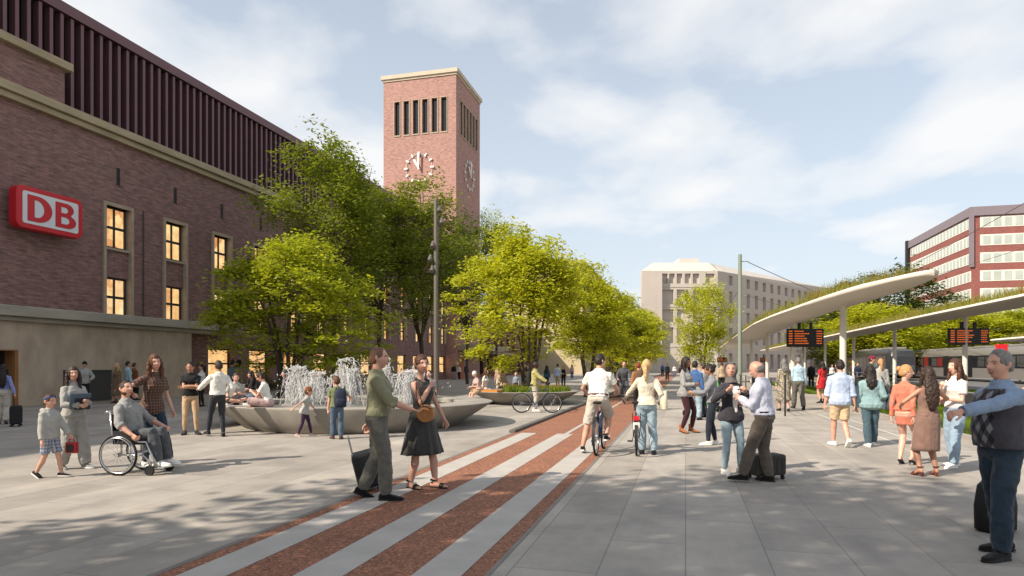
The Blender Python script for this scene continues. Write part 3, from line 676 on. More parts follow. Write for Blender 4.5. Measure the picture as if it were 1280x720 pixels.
# ================================================================ tram stop shelters
WHT=mat('white shelter plaster','#cfc6b9',.6,.04,.5,.05,30)
COLM=mat('white column','#d2cbc0',.5,.04,1)
def shelter(name, label, edges, s0, s1, cols, seed, ngr, tcol, gs=-99, f0=.1, gh=.46):
    """edges(s)->(tL,tR,zL,zR)"""
    o=gridempty(name,0,0,label=label,cat='shelter'); rings=[]
    S=sorted(set(list(s0+min(4,s1-s0)*np.linspace(0,1,16)**2)+list(np.linspace(s0,s1,40))+list(np.linspace(max(s0,s1-4),s1,10))))
    topl=[]
    for s in S:
        tL,tR,zL,zR=edges(s); w_=tR-tL; ring=[]
        for f,dz in ((0,-.02),(.008,.05),(.03,.09),(.1,.12),(.5,.16),(.9,.12),(.97,.09),(.992,.05),(1,-.02),(.985,-.09),(.93,-.14),(.8,-.24),(.55,-.33),(.45,-.33),(.2,-.24),(.07,-.14),(.015,-.09)):
            ring.append((tL+w_*f,s,zL+(zR-zL)*f+dz*min(1,.35+w_/4)))
        rings.append(ring); topl.append((s,tL,tR,zL,zR))
    b=MB(); b.loft(rings); b.build('roof_slab',WHT,o,smooth=60)
    for s in cols:
        tL,tR,zL,zR=edges(s); f=(tcol-tL)/(tR-tL); zc=zL+(zR-zL)*f-.22
        c=MB(); c.lathe([(.15,0),(.15,.02),(.125,.03),(.125,zc),(.0,zc)],16,c=(tcol,s,0)); c.build('column',COLM,o,smooth=40)
    r=np.random.default_rng(seed); s=r.uniform(s0+1,s1-1,ngr)
    E=np.array([edges(q) for q in s]); f=r.uniform(f0,.92,ngr)
    z=E[:,2]+(E[:,3]-E[:,2])*f+.12; t=E[:,0]+(E[:,1]-E[:,0])*f
    dens=np.sin(s*1.3)+np.sin(s*.45+1)+np.sin(t*2); k=r.uniform(-2.5,1.5,ngr)<dens
    k&=(s>gs); blades('roof_grass',wt(t,s,z)[k],gh,.018,GRASSM,seed,lean=.28)
    return o
def nose(s,a,b,L,s0=19.3): return a+(b-a)*math.sqrt(max(0,1-(1-min(1,(s-s0)/L))**2))
LS=np.array([19.4,20.2,21.3,23.66,27.5,32.07,36.1,42.25,59.5,88.9]); LT=np.array([6.25,5.95,5.66,5.15,4.75,4.42,4.12,3.9,4.1,4.06])
RS=np.array([19.4,19.8,20.8,22.5,25,28,88.9]); RT=np.array([6.5,6.95,7.35,7.7,7.95,8.1,8.1])
def e1(s):
    tl=nose(s,6.2,float(np.interp(s,LS,LT)),1.6); tr=float(np.interp(s,[19.3,19.9,21,22.5,25,27],[6.2,6.42,6.85,7.35,7.95,8.1])); zl=float(np.interp(s,[19,60,89],[4.08,4.08,3.7])); zr=zl+.68*(tr-tl)/4.2
    if s>86: q=(s-86)/2.9; m=tr; tl=tl+(tr-tl)*.45*q*q; tr=tr-(m-tl)*.45*q*q
    return tl,tr,zl,zr
shelter('tram_shelter','curved white tram shelter roof with grass on top, nearest, pointed end towards the viewer',e1,19.31,88.9,[28.6,41.2,53.7,66,78.5],3,22000,6.0,gs=26.0,f0=.10,gh=.58)
def e2(s):
    return (12.5,17.0,float(np.interp(s,[5,40,120],[4.30,4.30,4.1])),float(np.interp(s,[5,40,120],[4.85,4.85,4.6])))
shelter('tram_shelter','second long white shelter roof with grass, running behind the nearest one to the right edge',e2,10,122,[28.3,40.6,53,65,77.5,90,102],4,34000,14.5,f0=.02)
def e3(s): return 29.5,33.5,4.1,4.4
shelter('tram_shelter','third white shelter roof at the far right behind the second tram',e3,20,76.5,[40,52,64,75],5,9000,31.5)
# departure boards
LED=emis('amber led','#ff7416',.42); BLK=mat('board black','#17130f',.4,.1,3)
def board(p, wd_, ht, label, rows=6, seed=1, big=True):
    g=random.Random(seed); o=empty('departure_board',p,0,label,'departure board')
    b=MB(); b.box(-wd_/2,wd_/2,0,.16,0,ht); b.build('housing',BLK,o,bevel=.02)
    for k in range(rows):
        l=MB(); z=ht*(.88-.80*k/rows)-.05; hh=ht*.055
        l.box(-wd_*.46,-wd_*.36,-.006,-.002,z,z+hh)
        x=-wd_*.30; xe=x+wd_*g.uniform(.22,.38)
        while x<xe:
            q=wd_*g.uniform(.02,.05); l.box(x,x+q,-.006,-.002,z,z+hh*g.uniform(.8,1.1)); x+=q+wd_*.008
        x=wd_*.30
        while x<wd_*.44:
            q=wd_*g.uniform(.02,.04); l.box(x,x+q,-.006,-.002,z,z+hh); x+=q+wd_*.01
        l.build('led_row',LED,o)
    f=MB(); f.box(wd_*-.2,wd_*-.12,.05,.11,ht,ht+.35); f.box(wd_*.12,wd_*.2,.05,.11,ht,ht+.35); f.build('hanger',DARKM,o)
board(at(1007,38.2,2.68),2.1,1.05,'large departure board with amber lines under the nearest shelter roof',6,1)
board(at(1211.5,35.5,2.72),2.15,.88,'large departure board with amber lines under the second shelter roof at the right',6,2)
board(at(903,82,1.95),1.25,.62,'small far departure board at the far left end of the nearest shelter',3,3)
board(at(956,82,1.95),1.05,.6,'small far departure board seen past the tall overhead wire pole',3,4)
# overhead wire poles and wires
POLM=mat('grey green pole','#7c8477',.5,.06,1)
def pole(u,Y,ztop,r,label):
    p=at(u,Y); o=empty('wire_pole',p,0,label,'pole','overhead wire poles'); b=MB(); b.lathe([(r*1.25,0),(r*1.2,.3),(r,.32),(r*.82,ztop),(0,ztop)],12); b.build('shaft',POLM,o,smooth=50)
    b=MB(); b.box(-.02,.5,-.02,.02,ztop-.45,ztop-.40); b.box(-.02,.45,-.02,.02,ztop-2.5,ztop-2.45); b.build('bracket',POLM,o); return p
p1=pole(925,40,8.3,.13,'tall grey-green pole holding tram wires beside the first shelter')
p2=pole(891,85,8.2,.10,'thin far pole holding tram wires before the street tree')
p3=pole(1005,100,9.5,.10,'far wire pole behind the first shelter roof'); 
p4=pole(1420,48,15,.16,'wire pole beyond the right edge')
def wire(a,b,sag,r,label):
    a=V(a); b=V(b); m=MB(); m.tube([a.lerp(b,i/16)-V((0,0,sag*4*(i/16)*(1-i/16))) for i in range(17)],r,5); m.build('overhead_wire',mat('wire','#55534f',.6),label=label,cat='wire',group='overhead wires')
wire((p1[0]+.4,p1[1],7.88),at(1060,52,6.4),.1,.022,'upper wire running from the tall pole down over the shelter roof')
wire((p1[0]+.4,p1[1],5.83),at(1040,60,5.9),.1,.015,'lower wire running level from the tall pole to the shelter')
wire(at(1050,120,14),at(1300,34,10.4),.6,.022,'wire rising across the office block to the top right corner')
wire(at(1010,125,13),at(1300,40,9.0),.6,.018,'wire crossing the lower storeys of the office block')
wire(at(780,90,5.2),(p2[0],p2[1],7.6),.2,.012,'thin wire left of the far pole'); wire((p2[0],p2[1],7.6),(p1[0],p1[1],6.2),.3,.012,'thin wire between far pole and tall pole')
# lamp mast with spotlights
MAST=mat('bronze grey mast','#6d675d',.5,.08,1,metal=.4)
lp=at(545,25); o=empty('lamp_mast',lp,0,'tall slim lamp mast with clustered spotlights behind the fountain','street lamp')
b=MB(); b.lathe([(.085,0),(.085,7.88),(0,7.88)],14); b.build('mast',MAST,o,smooth=50)
for v,dx in ((262,.12),(277,.22),(306,-.10),(323,-.20),(336,-.12)):
    z=CH+(HZ-v)/F*25; s_=1 if dx>0 else -1
    b=MB(); b.tube([(0,0,z),(dx,-.02,z)],.02,6); b.tube([(dx,.03,z+.12),(dx+.02*s_,-.14,z-.12)],[.06,.095],12); b.build('spotlight',MAST,o,smooth=50)
o=empty('lamp_mast',at(620.5,55),0,'thin dark lamp mast far behind the planter','street lamp'); b=MB(); b.lathe([(.10,0),(.08,6.8),(0,6.8)],10); b.build('mast',DARKM,o,smooth=50); b=MB(); b.tube([(0,0,6.6),(-.3,-.1,6.5)],[.05,.12],8); b.build('spotlight',DARKM,o)
# ================================================================ trams
TB=mat('tram light grey paint','#76726d',.35,.05,.6); TD=mat('tram dark band','#26262a',.2,.2,.5,spec=.6); TR=mat('tram roof grey','#76726c',.6,.1,1); TREDM=mat('tram door red','#7b2a26',.4,.1,1)
def tram(t0,t1,s0,s1,label,front=True,seed=3,paint=None):
    g=random.Random(seed); o=gridempty('tram',(t0+t1)/2,s0,label=label,cat='tram'); h=(t1-t0)/2; Ln=s1-s0
    def ring(y,k=1.0,lift=0,zt=3.25): return [(-h*k,y,.35+lift),(-h*k-.0,y,1.3),(-h*k*.99,y,2.5),(-h*k*.94,y,zt-.25),(-h*k*.8,y,zt),(h*k*.8,y,zt),(h*k*.94,y,zt-.25),(h*k*.99,y,2.5),(h*k,y,1.3),(h*k,y,.35+lift)]
    b=MB(); b.loft([ring(0,.86,.25,2.7),ring(.25,.93,.1,3.1),ring(.8,1,0),ring(Ln-.8,1,0),ring(Ln,.88,.2,3.0)]); b.build('body',paint or TB,o,smooth=35)
    w=MB(); w.box(-h-.012,-h+.05,.9,Ln-.9,1.35,2.55); w.build('window_band',TD,o)
    y=2.2
    while y<Ln-3:
        d=MB(); d.box(-h-.03,-h+.05,y,y+1.35,.42,2.6); d.build('door',[TD,TREDM][g.random()<.12],o)
        for k in (0,1):
            q=MB(); q.box(-h-.022,-h+.05,y+1.75+k*1.75,y+3.2+k*1.75,1.48,2.42); q.build('window',mat('tram window','#4b4a48',.1,.4,.25,spec=.8) if g.random()<.88 else TREDM,o)
        y+=6.2
    r_=MB()
    for k in range(int(Ln/5)): r_.box(-.8,.8,1.5+k*5,4.6+k*5,3.24,3.5)
    r_.build('roof_unit',TR,o,bevel=.08)
    if front:
        f=MB(); f.loft([[(x*.84,-.02+.0,1.05),(x*.80,.20,2.55)] for x in (-h,h)],closed=False,cap=False)
        f=MB(); f.add([(-h*.80,-.06,1.15),(h*.80,-.06,1.15),(h*.84,.10,2.45),(-h*.84,.10,2.45)],[(0,1,2,3)]); f.build('windscreen',mat('tram windscreen','#1d2a2c',.06,.3,.4,spec=.9),o)
        f=MB(); f.add([(-h*.76,.07,2.5),(h*.76,.07,2.5),(h*.76,.20,2.85),(-h*.76,.20,2.85)],[(0,1,2,3)]); f.build('destination_panel',BLK,o)
        cu=bpy.data.curves.new('t','FONT'); cu.body='2'; cu.size=.34; tx=bpy.data.objects.new('t',cu); C.objects.link(tx); me=bpy.data.meshes.new_from_object(tx.evaluated_get(bpy.context.evaluated_depsgraph_get())); bpy.data.objects.remove(tx)
        GN=emis('green led','#b9d25a',.9); me.materials.append(GN); q=bpy.data.objects.new('route_number',me); C.objects.link(q); q.parent=o; q.location=(-h*.70,.06,2.55); q.rotation_euler=(R(70),0,0)
        l=MB(); x=-.35
        while x<.85: l.box(x,x+.1,.085,.1,2.6,2.76); x+=.14
        l.build('led_rows',GN,o)
        for s_ in (-1,1):
            q=MB(); q.disc((s_*h*.62,-.015,.85),.09,'y'); q.build('headlight',WHITE,o)
TBK=mat('tram dark paint','#2d2d30',.3,.1,.5,spec=.6)
tram(20.2,22.9,76,118,'dark-fronted tram with lit route number pulling in beneath the shelter',paint=TBK)
tram(27.5,30.1,42,108,'grey tram with dark doors standing at the far right platform',front=True,seed=8)
# handrail, sign pillar, bench
hr=gridempty('handrail',3.1,22.9,label='long thin steel handrail leading back along the tram platform',cat='railing')
for k in range(7):
    b=MB(); b.box(-.025,.025,k*3.6-.025,k*3.6+.025,0,1.32 if k==0 else 1.1); b.build('post',DARKM,hr)
for z in (1.06,.75,.45):
    b=MB(); b.tube([(0,.03,z),(0,21.6,z)],.014,6); b.build('rail',STEEL,hr)
hr2=gridempty('handrail',11.6,40,label='steel barrier rails on the tram platform behind the walking couple',cat='railing')
for k in range(9):
    b=MB(); b.box(-.03,.03,k*2.2-.03,k*2.2+.03,0,1.15); b.build('post',STEEL,hr2)
for z in (1.12,.85,.6,.35):
    b=MB(); b.tube([(0,0,z),(0,17.6,z)],.018,6); b.build('rail',STEEL,hr2)
o=empty('stop_sign',at(1252,45),0,'bright red square sign on a post behind the grey-haired man','sign'); b=MB(); b.box(-.05,.05,-.05,.05,0,2.9); b.build('post',STEEL,o)
b=MB(); b.box(-.36,.36,-.09,.09,2.36,3.04); b.build('sign_panel',mat('signal red','#d5222b',.4,.03),o,bevel=.02)
o=gridempty('platform_wall',11.9,18,label='low grey concrete seat wall between the two lawns',cat='wall'); b=MB(); b.box(-.35,.2,0,26,0,.45); b.build('wall',KERB,o,bevel=.03)
# ================================================================ people
def cloth(name, col, rough=.85, weave=260, pat=None, c2=None, c3=None, sc_=1.0):
    key='cloth '+name
    if key in _mc: return _mc[key]
    col=srgb(col) if isinstance(col,str) else col; c2=srgb(c2) if isinstance(c2,str) else c2; c3=srgb(c3) if isinstance(c3,str) else c3
    m,nt,p=new_mat(key); tc=nd(nt,'TexCoord'); src=tc.outputs['Object']
    n=nd(nt,'TexNoise',Scale=9,Detail=5.0); L(nt,src,n.inputs['Vector'])
    c=ramp(nt,n.outputs[0],[(.3,mul(col,.86)),(.7,mul(col,1.12))])
    s=nd(nt,'SeparateXYZ'); L(nt,src,s.inputs[0])
    def band(o,f,lo): 
        w=mth(nt,'FRACT',mth(nt,'MULTIPLY',o,f)); return mth(nt,'GREATER_THAN',w,lo)
    if pat=='stripe': c=mixc(nt,mth(nt,'MULTIPLY',band(s.outputs[2],24*sc_,.62),.85),c,c2)
    elif pat=='vstripe': c=mixc(nt,mth(nt,'MULTIPLY',band(s.outputs[0],60*sc_,.55),.6),c,c2)
    elif pat=='plaid':
        c=mixc(nt,mth(nt,'MULTIPLY',band(s.outputs[2],22*sc_,.55),.6),c,c2); c=mixc(nt,mth(nt,'MULTIPLY',band(s.outputs[0],22*sc_,.55),.55),c,c2)
        c=mixc(nt,mth(nt,'MULTIPLY',band(s.outputs[2],22*sc_,.88),.55),c,c3); c=mixc(nt,mth(nt,'MULTIPLY',band(s.outputs[0],22*sc_,.88),.55),c,c3)
    elif pat=='argyle':
        a=mth(nt,'ADD',mth(nt,'MULTIPLY',s.outputs[0],9.),mth(nt,'MULTIPLY',s.outputs[2],5.4)); b=mth(nt,'SUBTRACT',mth(nt,'MULTIPLY',s.outputs[0],9.),mth(nt,'MULTIPLY',s.outputs[2],5.4))
        ck=mth(nt,'MULTIPLY',band(a,1,.5),band(b,1,.5)); ck2=mth(nt,'MULTIPLY',mth(nt,'SUBTRACT',1.0,band(a,1,.5)),mth(nt,'SUBTRACT',1.0,band(b,1,.5)))
        fr=mth(nt,'MULTIPLY',mth(nt,'GREATER_THAN',s.outputs[1],.06),mth(nt,'LESS_THAN',mth(nt,'ABSOLUTE',s.outputs[0]),.11))
        c=mixc(nt,mth(nt,'MULTIPLY',ck,fr),c,c2); c=mixc(nt,mth(nt,'MULTIPLY',ck2,fr),c,c3)
    elif pat=='spots':
        v=nd(nt,'TexNoise',Scale=14*sc_,Detail=2.0); L(nt,src,v.inputs['Vector']); c=mixc(nt,ramp(nt,v.outputs[0],[(.46,(0,0,0)),(.52,(1,1,1))]),c,c2)
    elif pat=='denim':
        v=nd(nt,'TexNoise',Scale=4,Detail=3.0); L(nt,src,v.inputs['Vector']); c=mixc(nt,mth(nt,'MULTIPLY',ramp(nt,v.outputs[0],[(.4,(0,0,0)),(.65,(1,1,1))]),.5),c,mul(col,1.45))
    L(nt,c,p.inputs['Base Color']); p.inputs['Roughness'].default_value=rough; p.inputs['Specular IOR Level'].default_value=.2
    p.inputs['Sheen Weight'].default_value=.15
    # wrinkles
    w1=nd(nt,'TexNoise',Scale=7,Detail=2.0,Distortion=.8); mp=nd(nt,'Mapping'); mp.inputs['Scale'].default_value=(1.2,1.2,.6); mp.inputs['Rotation'].default_value=(.5,.4,0); L(nt,src,mp.inputs[0]); L(nt,mp.outputs[0],w1.inputs['Vector'])
    rg=mth(nt,'ABSOLUTE',mth(nt,'SUBTRACT',w1.outputs[0],.5)); rg=mth(nt,'POWER',mth(nt,'ADD',rg,.002),.55)
    bn=nd(nt,'Bump',Strength=.38,Distance=.03); L(nt,rg,bn.inputs['Height']); L(nt,bn.outputs[0],p.inputs['Normal'])
    _mc[key]=m; return m
def skinm(name, col):
    key='skin '+name
    if key in _mc: return _mc[key]
    col=srgb(col); m,nt,p=new_mat(key); tc=nd(nt,'TexCoord'); n=nd(nt,'TexNoise',Scale=14,Detail=5.0); L(nt,tc.outputs['Object'],n.inputs['Vector'])
    c=ramp(nt,n.outputs[0],[(.3,mul(col,.88)),(.7,mul(col,1.1))]); L(nt,c,p.inputs['Base Color'])
    p.inputs['Roughness'].default_value=.5; p.inputs['Subsurface Weight'].default_value=.12; p.inputs['Subsurface Radius'].default_value=(.02,.008,.004); p.inputs['Subsurface Scale'].default_value=.3
    _mc[key]=m; return m
SK={'fair':skinm('fair','#d3a691'),'light':skinm('light','#c69680'),'tan':skinm('tan','#ae7f66'),'olive':skinm('olive','#a0755a'),'brown':skinm('brown','#7b4e35'),'dark':skinm('dark','#452c20')}
def hairm(name,col):
    key='hair '+name
    if key in _mc: return _mc[key]
    col=srgb(col); m,nt,p=new_mat(key); tc=nd(nt,'TexCoord'); mp=nd(nt,'Mapping'); mp.inputs['Scale'].default_value=(60,60,5); L(nt,tc.outputs['Object'],mp.inputs[0])
    n=nd(nt,'TexNoise',Scale=2,Detail=4.0); L(nt,mp.outputs[0],n.inputs['Vector']); c=ramp(nt,n.outputs[0],[(.3,mul(col,.6)),(.7,mul(col,1.35))]); L(nt,c,p.inputs['Base Color'])
    p.inputs['Roughness'].default_value=.5; p.inputs['Specular IOR Level'].default_value=.35
    bn=nd(nt,'Bump',Strength=.8,Distance=.01); L(nt,n.outputs[0],bn.inputs['Height']); L(nt,bn.outputs[0],p.inputs['Normal']); _mc[key]=m; return m
HR={'black':hairm('black','#231a15'),'dark':hairm('dark','#34241b'),'brown':hairm('brown','#4a2d1c'),'auburn':hairm('auburn','#553420'),'blonde':hairm('blonde','#c4a272'),'strawberry':hairm('strawberry','#b5875a'),'red':hairm('red','#7a2f16'),'grey':hairm('grey','#6d6a68'),'white':hairm('white','#c9c4bd'),'crop':hairm('crop','#6b4a38')}
EYEW=mat('eye white','#a89c92',.3,.02); EYED=mat('iris','#2a1a12',.2,.02); LIPS={'m':mat('lips man','#8d5345',.5,.05),'f':mat('lips woman','#a04a45',.4,.05)}; TEETH=mat('teeth','#d8d0c4',.4,.02)
SOLE=mat('white sole','#d9d6d0',.6,.04)
def sstep(a,b,x): x=np.clip((x-a)/(b-a),0,1); return x*x*(3-2*x)
VOX=[.0068,.0105,.016]
def remesh(mb, name, mats, vox, parent, smooth=4, disp=0, dsize=.09, fac=.5):
    o=mb.build(name, mats, parent)
    m=o.modifiers.new('r','REMESH'); m.mode='VOXEL'; m.voxel_size=vox; m.use_smooth_shade=True
    m=o.modifiers.new('s','SMOOTH'); m.iterations=smooth; m.factor=fac
    if disp:
        t=bpy.data.textures.get('folds%.3f'%dsize) or bpy.data.textures.new('folds%.3f'%dsize,'CLOUDS'); t.noise_scale=dsize; t.noise_depth=1
        d=o.modifiers.new('d','DISPLACE'); d.texture=t; d.strength=disp; d.mid_level=.5; d.texture_coords='LOCAL'
        m=o.modifiers.new('s2','SMOOTH'); m.iterations=1
    REM.append(o); return o
REM=[]
SHIRTS={'olive shirt','white','pale shirt','blue shirt','skyshirt','teal shirt','grey'}
def apply_all():
    dg=bpy.context.evaluated_depsgraph_get(); dg.update()
    for o in REM:
        me=bpy.data.meshes.new_from_object(o.evaluated_get(dg)); old=o.data; nm=old.name
        o.modifiers.clear(); o.data=me; bpy.data.meshes.remove(old); me.name=nm
        me.polygons.foreach_set('use_smooth',[True]*len(me.polygons))
    REM.clear()
def ik(A,B,l1,l2,pole):
    d=B-A; D=min(d.length,(l1+l2)*.999); dn=d.normalized(); B2=A+dn*D
    a=(l1*l1-l2*l2+D*D)/(2*D); h=math.sqrt(max(0,l1*l1-a*a)); p=V(pole); p=p-dn*p.dot(dn)
    if p.length<1e-5: p=dn.orthogonal()
    return A+dn*a+p.normalized()*h, B2
def sup(rx,ry,n,e=2.4):
    out=[]
    for j in range(n):
        c,s=math.cos(2*PI*j/n),math.sin(2*PI*j/n); out.append((rx*abs(c)**(2/e)*(1 if c>=0 else -1), ry*abs(s)**(2/e)*(1 if s>=0 else -1)))
    return out
TORSO={'m':[(.80,.06,.05,0),(.85,.145,.10,-.005),(.92,.166,.118,-.012),(1.0,.158,.110,-.002),(1.08,.146,.101,.006),(1.18,.153,.108,.010),(1.28,.166,.117,.012),(1.35,.168,.108,.002),(1.395,.150,.088,-.010),(1.43,.112,.070,-.015),(1.46,.076,.060,-.016),(1.485,.060,.056,-.016)],
       'f':[(.80,.06,.05,0),(.85,.150,.105,-.012),(.92,.170,.122,-.018),(1.0,.148,.104,-.004),(1.08,.122,.086,.004),(1.17,.130,.092,.008),(1.26,.146,.121,.020),(1.33,.144,.104,.010),(1.385,.128,.078,-.010),(1.42,.092,.062,-.015),(1.45,.060,.052,-.016),(1.475,.047,.046,-.016)]}
def head_mesh(mb, X, sex, face=True, n=36, m=28, jaw=1.0):
    vs=[]
    for i in range(m+1):
        th=PI*i/m; z=math.cos(th); r=math.sin(th)
        for j in range(n):
            ph=2*PI*j/n; x,y=r*math.cos(ph),r*math.sin(ph)
            px,py,pz=x*.076,y*.098,z*.118
            if z<0:
                k=-z; w=1-.34*k**1.3*(1 if sex=='f' else .8)*jaw; px*=w
                if y<0: py*=1-.42*k**.8          # nape
                else: py*=1-.16*k
                py+=.014*k*(1 if y>0 else .4)
            if y>.2:
                g=lambda cx,cz,sx,sz: math.exp(-((px-cx)/sx)**2-((pz-cz)/sz)**2)
                py*=.965
                py+=.026*g(0,-.022,.012,.016)+.015*g(0,.0,.010,.026)      # nose
                py-=.010*(g(.031,.010,.015,.011)+g(-.031,.010,.015,.011)) # sockets
                py+=.006*g(0,.030,.05,.010)                                # brow
                py+=.008*g(0,-.066,.022,.010)-.004*g(0,-.046,.02,.006)+.010*g(0,-.098,.024,.014)
                py+=.004*(g(.036,-.028,.018,.018)+g(-.036,-.028,.018,.018))
            vs.append(X(V((px,py,pz))))
    mb.add(vs,[(i*n+j,i*n+(j+1)%n,(i+1)*n+(j+1)%n,(i+1)*n+j) for i in range(m) for j in range(n)])
    for s in (-1,1):
        mb.tube([X(V((s*.071,-.012,.022))),X(V((s*.081,-.016,.012))),X(V((s*.080,-.010,-.012))),X(V((s*.070,0,-.034)))],[.012,.016,.013,.008],8,round_=True)
def shell(mb, X, fn, n=40, m=30, cz=.0):
    """closed shell round the head: fn(x,y,z unit)->scale"""
    vs=[]
    for i in range(m+1):
        th=PI*i/m; z=math.cos(th); r=math.sin(th)
        for j in range(n):
            ph=2*PI*j/n; x,y=r*math.cos(ph),r*math.sin(ph); k=fn(x,y,z); k,dz=(k if isinstance(k,tuple) else (k,0))
            vs.append(X(V((x*.078*k,y*.099*k-.004,z*.119*k+dz+cz))))
    mb.add(vs,[(i*n+j,i*n+(j+1)%n,(i+1)*n+(j+1)%n,(i+1)*n+j) for i in range(m) for j in range(n)])
def hairline(x,y,z,vol=.06,low=-.45,front=.50,side=.0):
    line=low+(front-low)*sstep(-.45,.78,y); 
    if abs(x)>.6 and y>-.1: line=min(line,side+.25*max(0,y))
    return .86+(.16+vol)*float(sstep(-.07,.07,z-line))
def person(loc, face, label, h=1.75, sex='m', lod=1, skin='light', hair=('short','dark'), top=('long','white'), bot=('trousers','jeans'), shoes=('shoe','black'),
           lean=0, side=0, twist=0, pel=(0,0,0), head=(0,0,0), FL=None, FR=None, HL=None, HR_=None, eL=None, eR=None, kL=None, kR=None, curl=22, group=None,
           wide=1.0, hs=1.0, tuck=True, hem=.86, belt=None, extra=None, palmL=None, palmR=None, hang=(.235,.05,.83), smile=False, beard=None, collar=True, headpitch=None):
    k=h/1.75; H_=hair[0]; vox=VOX[lod]; nseg=12
    root_loc=V(loc); rz=-R(face)
    Pp=V((pel[0],pel[1],.93+pel[2]))
    Rl=MX.Rotation(R(-lean),3,'X')@MX.Rotation(R(side),3,'Y'); Tw=R(-twist)
    def T(p):
        p=V(p); f=max(0.0,min(1.0,(p.z-.93)/.30)); q=MX.Rotation(Tw*f,3,'Z')@V((p.x,p.y,p.z-.93))
        fl=f if p.z>.93 else 0
        # bend grows from the hips upward
        Rb=MX.Rotation(R(-lean)*(.45+.55*fl),3,'X')@MX.Rotation(R(side)*(.45+.55*fl),3,'Y') if p.z>.93 else MX.Rotation(R(-lean)*.45,3,'X')
        return (Rb@q+Pp)
    S=lambda p: V(p)*k
    sw=(.166 if sex=='m' else .143)*wide; hs=hs*1.05
    fem=sex=='f'
    # --- joints
    hipL,hipR=[Pp+V((s*.088,0,-.02)) for s in (-1,1)]
    AL=V(FL[:3]) if FL else V((-.10,0,.085)); AR=V(FR[:3]) if FR else V((.10,.02,.085))
    yawL=FL[3] if FL and len(FL)>3 else -10; yawR=FR[3] if FR and len(FR)>3 else 10
    pitL=FL[4] if FL and len(FL)>4 else 0; pitR=FR[4] if FR and len(FR)>4 else 0
    hl=V((0,0,{'heel':.065,'boot':.03,'block':.05}.get(shoes[0],0)))
    knL,AL=ik(hipL,AL+hl,.425,.41,kL or (-.08,1,.0)); knR,AR=ik(hipR,AR+hl,.425,.41,kR or (.08,1,.0))
    shL,shR=T((-sw,-.012,1.366)),T((sw,-.012,1.366))
    WL=V(HL) if HL else T((-hang[0]*wide,hang[1],hang[2])); WR=V(HR_) if HR_ else T((hang[0]*wide,hang[1],hang[2]))
    elL,WL=ik(shL,WL,.285,.255,eL or (-.5,-1,-.2)); elR,WR=ik(shR,WR,.285,.255,eR or (.5,-1,-.2))
    # --- head frame
    nb=T((0,-.016,1.475)); yaw,pit,rol=head
    up_=(T((0,-.016,1.475))-T((0,-.016,1.38))).normalized()
    Rh=MX.Rotation(R(-yaw)+Tw,3,'Z')@MX.Rotation(R(-pit),3,'X')@MX.Rotation(R(rol),3,'Y')
    hc=nb+(up_*.45+V((0,0,.55)))*.05+Rh@V((0,.022,.105*1.0))
    X=lambda p: S(hc+Rh@(p*hs))
    body=MB(); nt_=16
    bare=top[0] in ('none',)
    tor=TORSO[sex]
    def torso(mb, infl, z0, z1=9, hemz=None, flare=0, wmul=1.0, belly=0):
        rings=[]
        zs=[t for t in tor if z0-1e-6<=t[0]<=z1+1e-6]
        def at_z(z):
            for a,b in zip(tor,tor[1:]):
                if a[0]<=z<=b[0]: f=(z-a[0])/(b[0]-a[0]); return tuple(a[i]*(1-f)+b[i]*f for i in range(4))
            return tor[-1] if z>tor[-1][0] else tor[0]
        Z=sorted({z0,*[t[0] for t in zs],min(z1,tor[-1][0])})
        for z in Z:
            _,rx,ry,yo=at_z(z); rx=rx*wide*wmul+infl; ry=ry*(.5+.5*wide)*wmul+infl
            if belly: b_=belly*math.exp(-((z-1.08)/.10)**2); ry+=b_*.5; yo+=b_*.5
            if flare and z<1.05: fl=flare*(1.05-z)/.2; rx+=fl; ry+=fl
            rings.append([S(T((x,y+yo,z))) for x,y in sup(rx,ry,24)])
        mb.loft(rings)
    torso(body, -.022 if bot[0]=='skirt' else -.008, .80)
    body.tube([S(nb-up_*.05),S(nb+up_*.02),S(hc-Rh@V((0,.012,.075)))],[.056*k if sex=='m' else .046*k,.054*k if sex=='m' else .043*k,.056*k if sex=='m' else .046*k],14)
    head_mesh(body, X, sex)
    am=.84 if fem else 1.0
    sleeve=top[0]
    for s,sh,el,w_ in ((-1,shL,elL,WL),(1,shR,elR,WR)):
        sf={'long':.0,'rolled':.0,'short':.0,'none':1}.get(sleeve,0)
        ar=[.052,.046,.041,.040,.041,.036,.027]
        pts=[sh,sh.lerp(el,.4),sh.lerp(el,.8),el,el.lerp(w_,.25),el.lerp(w_,.6),w_]
        cov={'long':7,'rolled':4,'short':3,'none':0}[sleeve]
        rr=[r*am*k*wide**.5*(.86 if i<cov else 1) for i,r in enumerate(ar)]
        inn=sh.lerp(T((0,-.012,1.40)),.45)
        body.tube([S(inn)]+[S(p) for p in pts],[rr[0]*.9]+rr,14,round_=True)
        # hand
        fd=(w_-el).normalized(); pal=palmL if s<0 else palmR
        pn=V(pal) if pal else V((-s*1.0,.25,0)); pn=(pn-fd*pn.dot(fd)); pn=pn.normalized() if pn.length>1e-4 else fd.orthogonal().normalized()
        ax=fd.cross(pn)*(-s)   # towards the thumb
        fm=.9 if fem else 1.0; hk=hs**.5*fm
        body.tube([S(w_),S(w_+fd*.03*hk),S(w_+fd*.085*hk)],[.026*k*hk,.036*k*hk,.038*k*hk],12,flat=.42,up=pn)
